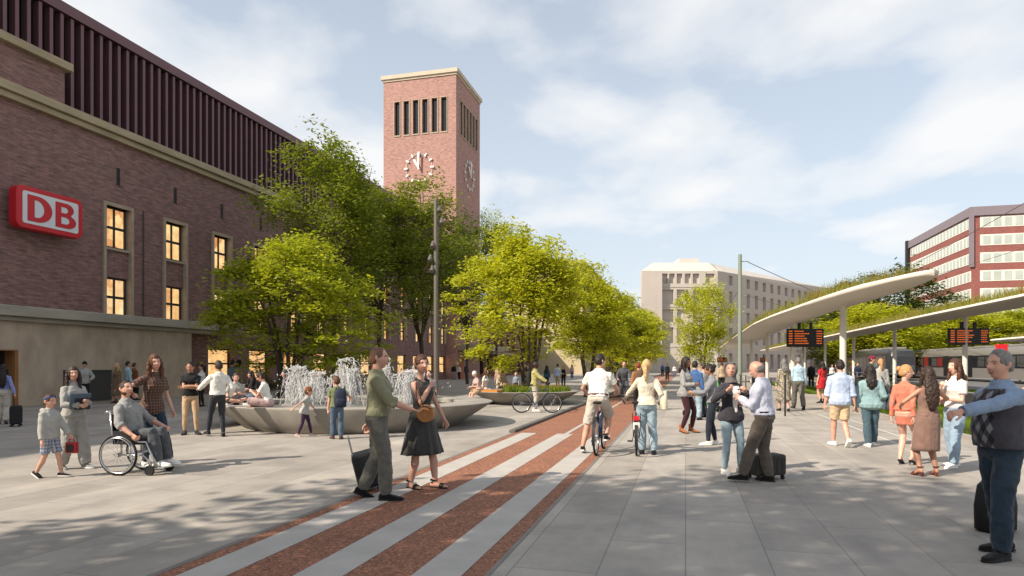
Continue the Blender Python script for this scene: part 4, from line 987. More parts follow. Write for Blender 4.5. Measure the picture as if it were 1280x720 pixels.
        for q,(o_,ln) in enumerate(((.028,.070),(.0095,.078),(-.0095,.073),(-.027,.058))):
            b0=w_+fd*.078*hk+ax*o_*hk; c1=R(curl+q*4); d1=fd*math.cos(c1)+pn*math.sin(c1); c2=R(curl*2.2+q*5); d2=fd*math.cos(c2)+pn*math.sin(c2)
            body.tube([S(b0),S(b0+d1*ln*.48*hk),S(b0+d1*ln*.48*hk+d2*ln*.52*hk)],[.0100*k*hk,.0094*k*hk,.0078*k*hk],8,round_=True)
        b0=w_+fd*.020*hk+ax*.026*hk; d1=(fd*.72+ax*.62+pn*.30).normalized(); d2=(fd*.9+ax*.12+pn*.45).normalized()
        body.tube([S(b0),S(b0+d1*.042*hk),S(b0+d1*.042*hk+d2*.034*hk)],[.0125*k*hk,.0112*k*hk,.009*k*hk],8,round_=True)
    bt=bot[0]; lcov={'trousers':9,'slim':9,'wide':9,'shorts':4,'skirt':0,'none':0}[bt]
    lr=[.086,.083,.072,.056,.054,.057,.050,.039,.036]; lm=(1.0 if sex=='m' else .98)
    for hp,kn,an in ((hipL,knL,AL),(hipR,knR,AR)):
        pts=[hp,hp.lerp(kn,.35),hp.lerp(kn,.72),kn,kn.lerp(an,.18),kn.lerp(an,.36),kn.lerp(an,.62),kn.lerp(an,.88),an]
        bk=(an-kn).cross(V((1,0,0))).normalized()
        pts[5]=pts[5]+bk*-.012
        cut={'trousers':(0,9),'slim':(0,9),'wide':(0,9),'shorts':(0,3)}.get(bt,(0,0))
        body.tube([S(p) for p in pts],[r*k*lm*(.84 if i<cut[1] else 1) for i,r in enumerate(lr)],14,round_=True)
    sk=SK[skin]
    # shoes
    foots=[]
    def foot_ring(mb, A, yaw, pit, kind, grow=0.0, y0=-.075, heel=0):
        Rf=MX.Rotation(R(-yaw),3,'Z')@MX.Rotation(R(-pit),3,'X'); ball=V((0,.12,0)); base=V((A.x,A.y,A.z-.085-heel))
        def Q(p):
            p=V(p); hz=heel*float(sstep(.12,-.02,p.y)); q=V((p.x,p.y,p.z+hz)); q=Rf@(q-V((0,0,.085)))+V((0,0,.085)); return S(base+q)
        return Q
    sol=[]
    for s,A,yw,pt in ((-1,AL,yawL,pitL),(1,AR,yawR,pitR)):
        kind=shoes[0]; heel={'heel':.065,'boot':.03,'block':.05}.get(kind,0); fs=(.92 if fem else 1.0)*hs**.25
        Q=foot_ring(None,A,yw,pt,kind,heel=heel)
        secs=[(-.078,.022,.050),(-.065,.032,.066),(-.03,.036,.078),(.02,.038,.072),(.07,.043,.058),(.12,.046,.044),(.165,.040,.034),(.195,.024,.026),(.205,.010,.016)]
        g0=.002 if kind not in ('heel','sandal','none','block') else -.006
        skinfoot=kind in ('heel','sandal','none','block')
        rings=[]
        for y,w_,zt in secs:
            w_=(w_+g0)*fs; zt=zt+g0; rings.append([Q((x,y*fs,zt/2+.012+z)) for x,z in sup(w_,zt/2,14,2.8)])
        if skinfoot: body.loft(rings)
        sm=MB()
        if kind in ('shoe','sneaker','boot'):
            sm.loft(rings)
            if kind=='boot' : sm.tube([Q((0,-.02,.05)),Q((0,-.025,.13)),Q((0,-.025,.17))],[.045*k,.046*k,.050*k],14)
            else: sm.tube([Q((0,-.025,.05)),Q((0,-.028,.088))],[.040*k,.041*k],14)
        elif kind=='heel':
            sm.loft([[Q((x,y*fs,z+.012)) for x,z in sup((w_+.001)*fs,max(.010,(zt*.42 if y>.09 or y<-.05 else .010)),12,2.8)] for y,w_,zt in secs]); sm.tube([Q((0,-.06,.02)),Q((0,-.072,-heel+.002))],[.014*k,.006*k],8)
        elif kind in ('sandal','block'):
            sm.loft([[Q((x,y*fs,z+.004)) for x,z in sup((w_+.004)*fs,.012,12,3)] for y,w_,zt in secs])
            for y,zz in ((.09,.056),(.12,.05)): sm.tube([Q((.052*fs*math.cos(a),y,.006+zz*math.sin(a))) for a in np.linspace(0,PI,9)],.011*k,6,up=(0,1,0))
            sm.tube([Q((.042*math.cos(a),-.02+.046*math.sin(a),.10)) for a in np.linspace(0,2*PI,13)[:-1]],.010*k,6,loop=True)
            if kind=='block': sm.box(-.02*k,.02*k,0,.045*k,0,heel*k, mx=MX.Translation(Q((0,-.075,-heel))))
        bt_=MB()
        if kind in ('shoe','sneaker','boot'):
            hh=.026 if kind=='sneaker' else .016
            bt_.loft([[Q((x,y*fs,z+hh/2)) for x,z in sup((w_+.005)*fs,hh/2,14,4)] for y,w_,zt in [(-.084,.020,0)]+secs[1:-1]+[(.208,.012,0)]])
        foots.append((sm,bt_))
    # --- objects
    root=remesh(body,'person',[sk],vox,None,smooth=3)
    tag(root,label,'person',group); root.location=root_loc; root.rotation_euler=(0,0,rz)
    def mcol(spec,default='x'): return spec if isinstance(spec,bpy.types.Material) else cloth(spec,COL[spec][0],**COL[spec][1])
    for (sm,b_) in foots:
        if sm.v:
            o=sm.build('shoe',mcol(shoes[1]),root,smooth=60) if shoes[0] in('sandal','block','heel') else remesh(sm,'shoe',[mcol(shoes[1])],max(vox*.8,.007),root,smooth=2)
            if b_.v: b_.build('sole',SOLE if shoes[0]=='sneaker' else mcol('black'),o,smooth=60)
    # trousers, shorts or skirt
    if bt in ('trousers','slim','wide','shorts'):
        mb=MB(); inf={'trousers':.016,'slim':.005,'wide':.026,'shorts':.020}[bt]
        torso(mb,.010 if bt!='wide' else .014,.80,1.02 if tuck else .98)
        for hp,kn,an in ((hipL,knL,AL),(hipR,knR,AR)):
            pts=[hp,hp.lerp(kn,.35),hp.lerp(kn,.72),kn,kn.lerp(an,.18),kn.lerp(an,.36),kn.lerp(an,.62),kn.lerp(an,.88)]
            rr=[r*lm+inf+({'trousers':.022,'slim':.004,'wide':.035}.get(bt,0)*i/8) for i,r in enumerate(lr[:8])]
            if bt=='slim': pts.append(kn.lerp(an,.97)); rr.append(.044)
            if bt in('trousers','wide'):
                e=kn.lerp(an,1.02); pts.append(e+V((0,.008,.0))); rr.append(.062 if bt=='trousers' else .085)
            if bt=='shorts': e=bot[2] if len(bot)>2 else .85; pts=[hp,hp.lerp(kn,e*.4),hp.lerp(kn,e*.75),hp.lerp(kn,e)]; rr=[.10,.098,.094,.092]
            mb.tube([S(p) for p in pts],[r*k for r in rr],16)
        remesh(mb,'shorts' if bt=='shorts' else 'trousers',[mcol(bot[1])],max(vox,.009),root,smooth=4,disp=.021*k if bt!='slim' else .011*k,dsize=.075)
    elif bt=='skirt':
        # hanging skirt from the waist to bot[2] (z), flare bot[3]
        z1=bot[2]; fl=bot[3] if len(bot)>3 else .05; mb=MB(); n=64; rings=[]
        kneey=max((knL.y+knR.y)/2,0)*.5
        for i in range(15):
            f=i/14; z=1.06-(1.06-z1)*f; w0=(.122 if z>1 else .172)+.010; w=.136+(.186-.136)*float(sstep(1.06,.92,z))+fl*max(0,(0.95-z))/.5; d=w*.76
            cx,cy=Pp.x+(AL.x+AR.x)/2*f*.3, Pp.y+kneey*f
            ring=[]
            for j in range(n):
                a=2*PI*j/n; pl=1+(.055*math.sin(a*11+1.3)+.04*math.sin(a*17))*f*min(1,fl*12)
                ring.append(S((cx+w*math.cos(a)*pl,cy+d*math.sin(a)*pl-.008,z+pel[2])))
            rings.append(ring)
        inner=[[p*1.0 for p in r] for r in rings]
        mb.loft(rings)
        o=mb.build('skirt',mcol(bot[1]),root,smooth=180)
        m_=o.modifiers.new('d','DISPLACE'); t=bpy.data.textures.get('folds0.090') or bpy.data.textures.new('folds0.090','CLOUDS'); t.noise_scale=.09; m_.texture=t; m_.strength=.012; m_.texture_coords='LOCAL'; REM.append(o)
    # shirt
    if top[1] is not None:
        mb=MB(); inf=top[2] if len(top)>2 else .014; z0=1.0 if tuck else hem
        if tuck: z0=.965
        zt=1.485 if top[0]!='none' else 1.40
        torso(mb,inf if not tuck else inf*.9,z0,zt,flare=0 if tuck else (top[3] if len(top)>3 else .015),belly=(top[4] if len(top)>4 else 0))
        if top[0]=='none':
            for s in (-1,1): mb.tube([S(T((s*.075,.085,1.36))),S(T((s*.085,.05,1.42))),S(T((s*.088,-.02,1.44))),S(T((s*.08,-.09,1.36)))],.018*k,8)
        for s,sh,el,w_ in ((-1,shL,elL,WL),(1,shR,elR,WR)):
            if top[0]=='none': continue
            pts=[sh,sh.lerp(el,.4),sh.lerp(el,.8),el,el.lerp(w_,.25),el.lerp(w_,.6),el.lerp(w_,.97)]; ar=[.052,.046,.041,.040,.041,.036,.027]
            n={'long':7,'rolled':5,'short':2}[top[0]]
            rr=[(r*am*wide**.5+inf*.95) for r in ar]
            if top[0]=='short': pts=[sh,sh.lerp(el,.35),sh.lerp(el,.62)]; rr=[.066*am+.006,.062*am+.008,.062*am+.010]; n=3
            if top[0]=='long': rr[-1]+=.004
            mb.tube([S(sh.lerp(T((0,-.012,1.39)),.62)),S(sh.lerp(T((0,-.012,1.385)),.32))]+[S(p) for p in pts[:n]],[rr[0]*k*.80,rr[0]*k*.95]+[r*k for r in rr[:n]],16)
            if top[0]=='rolled': p=el.lerp(w_,.27); q=el.lerp(w_,.12); mb.tube([S(q),S(p)],[(rr[4]+.006)*k]*2,16)
        if collar and top[0] in('long','rolled'): mb.tube([S(T((0,-.016,1.455))),S(T((0,-.012,1.505)))],[.072*k,.061*k if sex=='m' else .053*k],18)
        o=remesh(mb,'dress' if bt=='skirt' else 'shirt',[mcol(top[1])],max(vox,.009),root,smooth=4,disp=.022*k,dsize=.085)
    if lod==0 and top[1] in SHIRTS and top[0] in('long','rolled'):
        zt=1.415; z0=1.0 if tuck else hem+.03; b=MB(); rr=[]
        def front(x,z,off):
            t=[(a,c) for a,c in zip(tor,tor[1:]) if a[0]<=z<=c[0]][0]; f=(z-t[0][0])/(t[1][0]-t[0][0]); ry=t[0][2]*(1-f)+t[1][2]*f; yo=t[0][3]*(1-f)+t[1][3]*f
            inf=top[2] if len(top)>2 else .014; bel=(top[4] if len(top)>4 else 0)*math.exp(-((z-1.08)/.10)**2)
            return S(T((x,(ry*(.5+.5*wide)+inf+bel+yo)*(1-(x/.26)**2)+off,z)))
        b.loft([[front(-.016,z,.0),front(-.016,z,.005),front(.016,z,.005),front(.016,z,.0)] for z in np.linspace(z0,zt,12)]); pk=b.build('placket',mcol(top[1]),o,smooth=40)
        b=MB()
        for z in np.linspace(z0+.05,zt-.02,6): q=front(0,z,.006); b.tube([q,q+(front(0,z,.01)-q)],.006*k,8)
        b.build('button',mat('shirt button','#c9c2b4',.4),pk)
        for s in (-1,1):
            b=MB(); a=[S(T((s*.012,.050,1.465))),S(T((s*.066,.010,1.490))),S(T((s*.085,.040,1.435))),S(T((s*.040,.088,1.405)))]; n=V((0,.006*k,.004*k))
            b.add(a+[p+n for p in a],[(0,1,2,3),(7,6,5,4),(0,4,5,1),(1,5,6,2),(2,6,7,3),(3,7,4,0)]); b.build('collar_flap',mcol(top[1]),o)
    if belt:
        mb=MB(); zz=1.0; 
        t0=[t for t in tor if t[0]==1.0][0]; rr=sup(t0[1]*wide+.018,t0[2]*(.5+.5*wide)+.018,28)
        mb.loft([[S(T((x,y+t0[3],z))) for x,y in rr] for z in (.985,1.02)]); mb.build('belt',mcol(belt),root,smooth=60)
    # hair, cap, scarf
    hm=HR.get(hair[1]) or mcol(hair[1]); hb=MB(); extras=[]
    vol={'short':.05,'crop':.02,'bald':0}.get(H_,.07)
    if H_ in ('short','crop'): shell(hb,X,lambda x,y,z: hairline(x,y,z,vol*(1-.8*float(sstep(.2,.7,y))),low=-.46,front=.56,side=-.08)-.05*float(sstep(.35,.75,y))+(.05*float(sstep(.55,.98,z)) if H_=='short' else 0))
    elif H_=='bald': shell(hb,X,lambda x,y,z: .86+.155*float(sstep(-.05,.08,z+.42-.5*max(0,y)))*float(sstep(.34,.22,z+.6*max(0,y)))*(1 if y<.25 else 0))
    elif H_ in ('long','bun','pony','curly'): shell(hb,X,lambda x,y,z: hairline(x,y,z,.08 if H_!='curly' else .16,low=-.55 if H_ in('bun','pony') else -.9,front=.50,side=-.15 if H_ in('bun','pony') else -.5))
    elif H_=='hijab':
        shell(hb,X,lambda x,y,z: .86+(.24+.16*abs(x))*float(sstep(-.06,.10,max(z-.66,(.34-y)*1.0,-z-.92))))
        hb.tube([X(V((0,-.035,-.075))),S(nb+up_*.02+V((0,.0,0))),S(nb-up_*.05+V((0,.01,0)))],[.085*k,.082*k,.105*k],20)
    elif H_ in ('cap','beanie'):
        shell(hb,X,lambda x,y,z: hairline(x,y,z,.04,low=-.5,front=.2,side=-.1))
    if hb.v and H_!='hijab':
        o=remesh(hb,'hair',[hm],max(vox*.8,.007),root,smooth=2,disp=.012 if H_!='crop' and H_!='bald' else .004,dsize=.03)
    elif hb.v: o=remesh(hb,'headscarf',[hm],max(vox*.8,.007),root,smooth=3,disp=.012,dsize=.06)
    if H_ in('long','curly'):
        ln=hair[2] if len(hair)>2 else .36; mb=MB(); Ry=MX.Rotation(R(-yaw)+Tw,3,'Z')
        Z=lambda p: S(hc+Ry@V(p)*hs)
        back=-.075-(.0 if ln<.3 else .02)
        mb.tube([Z((0,-.045,.06)),Z((0,-.060,-.02)),Z((0,back,-.12)),Z((0,back-.035,-.12-ln*.35)),Z((0,back-.045,-.12-ln*.7)),Z((0,back-.04,-.12-ln))],[.075*k,.088*k,.100*k,.112*k,.098*k,.05*k],22,flat=.52,up=(Ry@V((0,1,0))))
        for s in (-1,1):
            e=min(ln*.8,.26); mb.tube([Z((s*.072,-.005,.05)),Z((s*.086,.004,-.03)),Z((s*.092,.012,-.11)),Z((s*.088,.030,-.13-e*.5)),Z((s*.080,.045,-.13-e))],[.024*k,.030*k,.032*k,.030*k,.014*k],12)
        remesh(mb,'long_hair',[hm],max(vox*.9,.009),root,smooth=3,disp=.026,dsize=.028)
    elif H_=='bun':
        mb=MB(); mb.lathe([(.001,.045),(.03,.038),(.045,.01),(.046,-.01),(.03,-.038),(.001,-.045)],14); c=MB(); c.add([X(V(p)+V((0,-.105,.055))) for p in mb.v],mb.f); remesh(c,'hair_bun',[hm],.008,root,2,.01,.03)
    elif H_=='pony':
        mb=MB(); mb.tube([X(V((0,-.09,.03))),X(V((0,-.135,.03))),X(V((0,-.15,-.05))),X(V((0,-.145,-.17))),X(V((0,-.14,-.27)))],[.02*k,.034*k,.042*k,.036*k,.012*k],12); remesh(mb,'ponytail',[hm],.009,root,2,.02,.03)
    if H_=='cap':
        mb=MB(); shell(mb,X,lambda x,y,z: .80+.33*float(sstep(-.04,.04,z-.12))); 
        mb.loft([[X(V((x,.085+yy,.028-.02*yy/.08+dz))) for x,yy in ((-.07,0),(-.062,.055),(-.03,.085),(.03,.085),(.062,.055),(.07,0))] for dz in (0,.010)]); remesh(mb,'cap',[mcol(hair[2])],.008,root,2)
    if H_=='beanie':
        mb=MB(); shell(mb,X,lambda x,y,z: .80+.36*float(sstep(-.04,.04,z-.05+.3*min(0,y)))+.05*float(sstep(.5,1,z))); remesh(mb,'knit_cap',[mcol(hair[2])],.008,root,2,.008,.02)
    if H_=='band':
        pass
    # face
    if lod<2:
        for s in (-1,1):
            e=MB(); e.lathe([(.0005,.0115),(.0055,.010),(.0096,.006),(.0115,0),(.0096,-.006),(.0055,-.010),(.0005,-.0115)],12)
            e2=MB(); e2.add([X(V((s*.0315,.0705,.010))+V((p[0]*1.05,p[1],p[2]*.55))) for i,p in enumerate(e.v)],e.f); 
            c=X(V((s*.0315,.0705,.0100))); f_=(X(V((s*.0315,1.0705,.0100)))-c).normalized()
            rr=.0061*k*hs; a=f_.orthogonal().normalized(); b=f_.cross(a); e2.loft([[c+f_*.0113*k*hs+a*rr*math.cos(2*PI*j/10)+b*rr*math.sin(2*PI*j/10) for j in range(10)],[c+f_*.0124*k*hs+a*rr*.8*math.cos(2*PI*j/10)+b*rr*.8*math.sin(2*PI*j/10) for j in range(10)]],1)
            e2.build('eye',[EYEW,EYED],root,smooth=180)
            bw=MB(); bw.tube([X(V((s*x,y,z))) for x,y,z in ((.014,.0925,.026),(.028,.0905,.032),(.044,.080,.029),(.052,.071,.024))],[.0018*k,.003*k,.0026*k,.0014*k],6); bw.build('eyebrow',HR['dark'] if hair[1] in('black','dark','brown','crop','cap','beanie') or hair[0] in('hijab',) else (HR[hair[1]] if hair[1] in HR else HR['dark']),root,smooth=180)
        lp_=MB(); yy=.0945
        lp_.tube([X(V((x,y,z))) for x,y,z in ((-.025,yy-.017,-.060+.004*smile),(-.012,yy-.003,-.0635),(0,yy+.001,-.065),(.012,yy-.003,-.0635),(.025,yy-.017,-.060+.004*smile))],[.003*k,.0062*k,.0072*k,.0062*k,.003*k],8)
        lp_.build('lips',LIPS[sex],root,smooth=180)
        if smile:
            t_=MB(); t_.tube([X(V((x,y,z))) for x,y,z in ((-.018,yy-.008,-.0605),(0,yy+.005,-.0635),(.018,yy-.008,-.0605))],[.002*k,.0042*k,.002*k],6); t_.build('teeth',TEETH,root,smooth=180)
        if beard:
            bb=MB(); shell(bb,X,lambda x,y,z: .90+.088*float(sstep(-.06,.06,min(-z-.46+.0*y, y+.12)))*(1 if not(abs(x)<.22 and -.60<z<-.50 and y>.5) else .9)); remesh(bb,'beard',[HR[beard]],.008,root,1)
    if extra: extra(dict(root=root,S=S,T=T,X=X,k=k,WL=WL,WR=WR,elL=elL,elR=elR,shL=shL,shR=shR,Pp=Pp,nb=nb,mcol=mcol,hc=hc,Rh=Rh,AL=AL,AR=AR,knL=knL,knR=knR))
    return root
COL={
 'white':('#d8d4cc',{}),'cream':('#cfc5b2',{}),'black':('#1c1c1d',{}),'charcoal':('#36343a',{}),'greydress':('#3c3a38',{}),'grey':('#8b8a88',{}),'lightgrey':('#a3a19c',{}),'sweatgrey':('#9a9893',{}),
 'olive shirt':('#7f7d62',{}),'grey cargo':('#65625a',{}),'jeans':('#4a5a6c',{'pat':'denim'}),'lightjeans':('#8a9ca6',{'pat':'denim'}),'bluejeans':('#8295a6',{'pat':'denim'}),'darkjeans':('#232832',{'pat':'denim'}),'navyjeans':('#263340',{'pat':'denim'}),'tealjeans':('#41555f',{'pat':'denim'}),'blackjeans':('#2c2f33',{'pat':'denim'}),
 'beige':('#b89b7b',{}),'khaki shorts':('#bda685',{}),'stone':('#b6aca0',{}),'brownpants':('#5e554c',{}),'maroon':('#3c1d22',{}),'teal shirt':('#809a9c',{}),'blue shirt':('#a3b3cf',{'pat':'vstripe','c2':'#c4cede'}),'pale shirt':('#c3c4d2',{}),'skyshirt':('#a4bcc9',{}),
 'coral':('#c4755f',{}),'mauve brown':('#7e6358',{}),'tan':('#9a6b45',{}),'camel':('#6f5a45',{}),'lilac':('#7d86b8',{}),'navy':('#1f2740',{}),'green tee':('#6b7450',{}),'purple':('#3a2540',{}),'slate':('#65737e',{}),'yellow hoodie':('#a9a067',{}),'steel':('#7b8794',{}),
 'plaid shirt':('#5a3a30',{'pat':'plaid','c2':'#2f2220','c3':'#94806a'}),'plaid shorts':('#8a93a3',{'pat':'plaid','c2':'#39435a','c3':'#d4d4d4','sc_':.9}),'striped grey':('#6d6f74',{'pat':'stripe','c2':'#9a9a9c','sc_':1.6}),'argyle':('#413f45',{'pat':'argyle','c2':'#1f1f27','c3':'#7e7c80'}),
 'pattern dress':('#6d6457',{'pat':'spots','c2':'#a59a86','sc_':1.5}),'red':('#b3242c',{}),'blush':('#b79a96',{}),'white shoe':('#dedbd6',{}),'tan boot':('#9a5d35',{}),'brown shoe':('#5a2f20',{}),'black shoe':('#161516',{}),'mid blue':('#40608f',{}),'dark green':('#24443c',{}),'burgundy':('#6e1f33',{}),'scarf grey':('#625c58',{}),'vestshirt':('#7f93ac',{}),'dgrey':('#4a4c50',{}),'rust':('#7b4a2a',{}),'sand':('#b39a7e',{}),'dark teal':('#33525c',{}),
}
def col(n): return cloth(n,COL[n][0],**COL[n][1])
# ================================================================ things people use
def suitcase(p, rz, w_, d_, h, m, label, handle=.45, tilt=0):
    o=empty('suitcase',p,rz,label,'suitcase'); o.rotation_euler=(R(tilt),0,rz)
    b=MB(); b.box(-w_/2,w_/2,-d_/2,d_/2,.06,.06+h); b.build('shell',m,o,bevel=.035)
    q=MB()
    for k in range(5): x=-w_*.36+w_*.18*k; q.box(x-.012,x+.012,-d_/2-.008,d_/2+.008,.10,h)
    q.build('rib',m,o,bevel=.006)
    for sx in(-1,1):
        for sy in (-1,1):
            c=MB(); c.disc((sx*w_*.40,sy*d_*.38,.032),.032,'x',12,.028); c.build('wheel',DARKM,o)
    if handle:
        c=MB(); c.tube([(-w_*.22,-d_*.42,h),(-w_*.22,-d_*.42,h+handle),(w_*.22,-d_*.42,h+handle),(w_*.22,-d_*.42,h)],.011,6); c.build('pull_handle',STEEL,o)
    return o
TYRE=mat('tyre rubber','#191919',.8,.1,8); CHROME=mat('bright steel','#b9bbbd',.25,.05,5,metal=.9)
def wheel(parent, y, z, r, x=0, tw=.020, spokes=18, hub=.025):
    c=MB(); c.tube([(x,y+r*math.cos(2*PI*i/40),z+r*math.sin(2*PI*i/40)) for i in range(40)],tw,8,loop=True,up=(1,0,0)); o=c.build('wheel',TYRE,parent,smooth=180)
    c=MB(); c.tube([(x,y+(r-tw*1.3)*math.cos(2*PI*i/40),z+(r-tw*1.3)*math.sin(2*PI*i/40)) for i in range(40)],tw*.55,6,loop=True,up=(1,0,0)); c.build('rim',CHROME,o,smooth=180)
    c=MB()
    for i in range(spokes): a=2*PI*i/spokes; c.tube([(x+(.02 if i%2 else -.02),y,z),(x,y+(r-tw)*math.cos(a),z+(r-tw)*math.sin(a))],.0022,4,cap=False)
    c.build('spokes',CHROME,o); c=MB(); c.tube([(x-.04,y,z),(x+.04,y,z)],hub,10); c.build('hub',CHROME,o); return o
def bicycle(p, face, m, label, step=False, rack=False, basket=False, mud=True, scale=1.0):
    o=empty('bicycle',p,-R(face),label,'bicycle'); o.scale=(scale,)*3; r=.345
    wheel(o,-.52,r,r-.02); wheel(o,.53,r,r-.02)
    f=MB(); bb=(0,-.08,.28); st_=(0,-.24,.80); hd=(0,.36,.86); hd2=(0,.385,.70)
    f.tube([bb,hd2],.019,8); f.tube([bb,st_],.017,8)
    f.tube([(0,-.20,.72) if not step else (0,-.12,.45),(0,.365,.82) if not step else (0,.375,.76)],.017,8); f.tube([hd,hd2],.022,8)
    for s in (-1,1): f.tube([bb,(s*.05,-.52,r)],.011,6); f.tube([st_,(s*.05,-.52,r)],.010,6)
    f.build('frame',m,o,smooth=180)
    k=MB()
    for s in (-1,1): k.tube([(0,.385,.70),(s*.05,.40,.62),(s*.052,.53,r)],.012,6)
    k.build('fork',m,o,smooth=180)
    h=MB(); h.tube([(0,.36,.86),(0,.35,.98)],.013,8); h.tube([(-.30,.24,1.04),(-.16,.36,1.02),(0,.37,1.0),(.16,.36,1.02),(.30,.24,1.04)],.012,8); ho=h.build('handlebar',DARKM,o,smooth=180)
    for s in (-1,1): g_=MB(); g_.tube([(s*.30,.24,1.04),(s*.33,.14,1.05)],.018,8); g_.build('grip',TYRE,ho,smooth=180)
    s_=MB(); s_.tube([(0,-.24,.80),(0,-.26,.93)],.013,8); so_=s_.build('seat_post',CHROME,o,smooth=180)
    s_=MB(); s_.loft([[(x*w_,y,z+.96) for x,z in sup(1,.5,14)] if 0 else [(x,y,.955+z) for x,z in sup(w_,.03,14)] for y,w_ in ((-.40,.05),(-.37,.085),(-.30,.075),(-.22,.03),(-.14,.02),(-.12,.012))]); s_.build('saddle',TYRE,o,smooth=180)
    c=MB(); c.disc(bb,.09,'x',22,.008); c.tube([(-.07,-.08,.28),(-.08,.06,.20)],.011,6); c.tube([(.07,-.08,.28),(.08,-.22,.36)],.011,6); c.build('crank',CHROME,o)
    for s,y,z in ((-1,.06,.20),(1,-.22,.36)): c=MB(); c.box(s*.08-.0 if s>0 else -.17,.17 if s>0 else -.08,y-.035,y+.035,z-.012,z+.012); c.build('pedal',TYRE,o)
    if mud:
        for y0,a0,a1 in ((-.52,60,200),(.53,20,130)):
            c=MB(); c.loft([[(x,y0+.365*math.cos(R(a)),r+.365*math.sin(R(a))) for x in (-.028,.028)]+[(x,y0+.370*math.cos(R(a)),r+.370*math.sin(R(a))) for x in (.028,-.028)] for a in np.linspace(a0,a1,14)]); c.build('mudguard',DARKM,o)
    if rack:
        c=MB(); 
        for x in (-.07,0,.07): c.tube([(x,-.72,.76),(x,-.26,.76)],.008,5)
        for x in (-.07,.07): c.tube([(x,-.66,.76),(x*.8,-.52,r)],.007,5)
        c.build('rack',DARKM,o); c=MB(); c.box(-.05,.05,-.78,-.745,.66,.74); c.build('tail_light',mat('rear reflector','#c02028',.3,.03),o)
        c=MB(); c.box(-.06,.06,-.80,-.78,.50,.63); c.build('plate',mat('plate white','#d0cdc6',.5,.04),o)
    return o
def rel(o,k,p):   # person-local (1.75 m units) -> world
    return o.location+MX.Rotation(o.rotation_euler.z,3,'Z')@(V(p)*k)
def pp(u,vf,vh=None,z=0):
    p=G(u,vf,z); return p
def hh(vf,vh): return CH*(vf-vh)/(vf-HZ)
def backpack(o,k,m,label,y=-.20,x=0,z=1.22,s=1.0):
    p=rel(o,k,(x,y,0)); e=empty('backpack',p,o.rotation_euler.z,label,'backpack'); K=k*s; zz=z*k
    b=MB(); b.loft([[(a*K,c*K,zz+dz*K) for a,c in sup(w_,d_,20,3)] for dz,w_,d_ in ((-.24,.10,.05),(-.22,.145,.085),(-.05,.15,.095),(.12,.14,.085),(.20,.11,.06),(.22,.06,.03))]); b.build('bag_body',m,e,smooth=60)
    b=MB(); b.loft([[(a*K,-.095*K+c*K,zz+dz*K) for a,c in sup(w_,d_,16,3)] for dz,w_,d_ in ((-.20,.09,.03),(-.18,.11,.045),(-.04,.11,.045),(-.02,.09,.03))]); b.build('front_pocket',m,e,smooth=60)
    b=MB()
    for sx in (-1,1): b.tube([(sx*.10*K,.06*K,zz+.20*K),(sx*.10*K,.17*K,zz+.26*K),(sx*.11*K,.32*K,zz+.14*K),(sx*.12*K,.30*K,zz-.10*K),(sx*.12*K,.05*K,zz-.18*K)],.016*K,6)
    b.build('strap',m,e,smooth=180); return e
def flatbox(name,o,k,c,size,m,label,cat,rx=0,rz=0,bevel=.006):
    p=rel(o,k,c); b=MB(); x,y,z=size; b.box(-x/2,x/2,-y/2,y/2,-z/2,z/2); q=b.build(name,m,loc=p,bevel=bevel,label=label,cat=cat); q.rotation_euler=(R(rx),0,o.rotation_euler.z+R(rz)); return q
def handbag(o,k,c,size,m,label,strap=None,name='handbag',rz=0):
    e=empty(name,rel(o,k,(c[0],c[1],0)),o.rotation_euler.z+R(rz),label,'bag'); z=c[2]*k; x,y,hz=size
    b=MB(); b.loft([[(a,q,z+dz) for a,q in sup(x/2*f,y/2*g_,20,3)] for dz,f,g_ in ((-hz/2,.8,.6),(-hz/2+.02,.95,1),(0,1,1),(hz/2-.03,.92,.7),(hz/2,.86,.35))]); b.build('bag_body',m,e,smooth=60)
    if strap:
        b=MB(); pts=[V(((q[0]-c[0])*k,(q[1]-c[1])*k,q[2]*k)) for q in strap]; b.tube([(-x*.38,0,z+hz/2-.01)]+pts+[(x*.38,0,z+hz/2-.01)],.010,6); b.build('strap',m,e,smooth=180)
    return e
def plain(n,c): return mat('fabric '+n,c,.7,.12,8,.3,60)
BLKBAG=plain('black','#1b1b1d'); NAVYBAG=plain('navy','#1a2338')
P=person
# ---------------------------------------------------------------- left side
a=P(pp(4,530),335,'woman in a lilac top and stone trousers at the left edge pulling a black suitcase',h=1.66,sex='f',lod=1,hair=('long','black',.42),top=('long','lilac'),bot=('wide','stone'),shoes=('shoe','dgrey'),HR_=(.34,-.22,.84),FR=(.1,-.15,.11,0,20),tuck=True)
suitcase(pp(20,533),R(-60),.36,.24,.50,BLKBAG,'small black trolley case trailing behind the woman at the left edge',.5,tilt=0)
P(pp(47,504),140,'woman in a tan jumpsuit leaning on the concrete wall beside a navy case',h=1.72,sex='f',lod=1,hair=('long','red',.2),top=('long','tan'),bot=('trousers','tan'),shoes=('sneaker','white shoe'),FL=(-.06,-.30,.32,0,50),HL=(-.34,.22,.98),HR_=(.16,.16,1.04),lean=-4,tuck=True)
suitcase(pp(67,505),R(20),.42,.26,.62,NAVYBAG,'navy trolley case standing in front of the concrete wall',.45)
def hood(c):
    b=MB(); b.tube([c['S'](c['T'](q)) for q in ((-.09,.03,1.43),(-.11,-.04,1.46),(-.07,-.12,1.45),(0,-.15,1.42),(.07,-.12,1.45),(.11,-.04,1.46),(.09,.03,1.43))],[.03*c['k'],.04*c['k'],.05*c['k'],.055*c['k'],.05*c['k'],.04*c['k'],.03*c['k']],10); remesh(b,'hood',[col('lightgrey')],.009,c['root'],2,.012,.05)
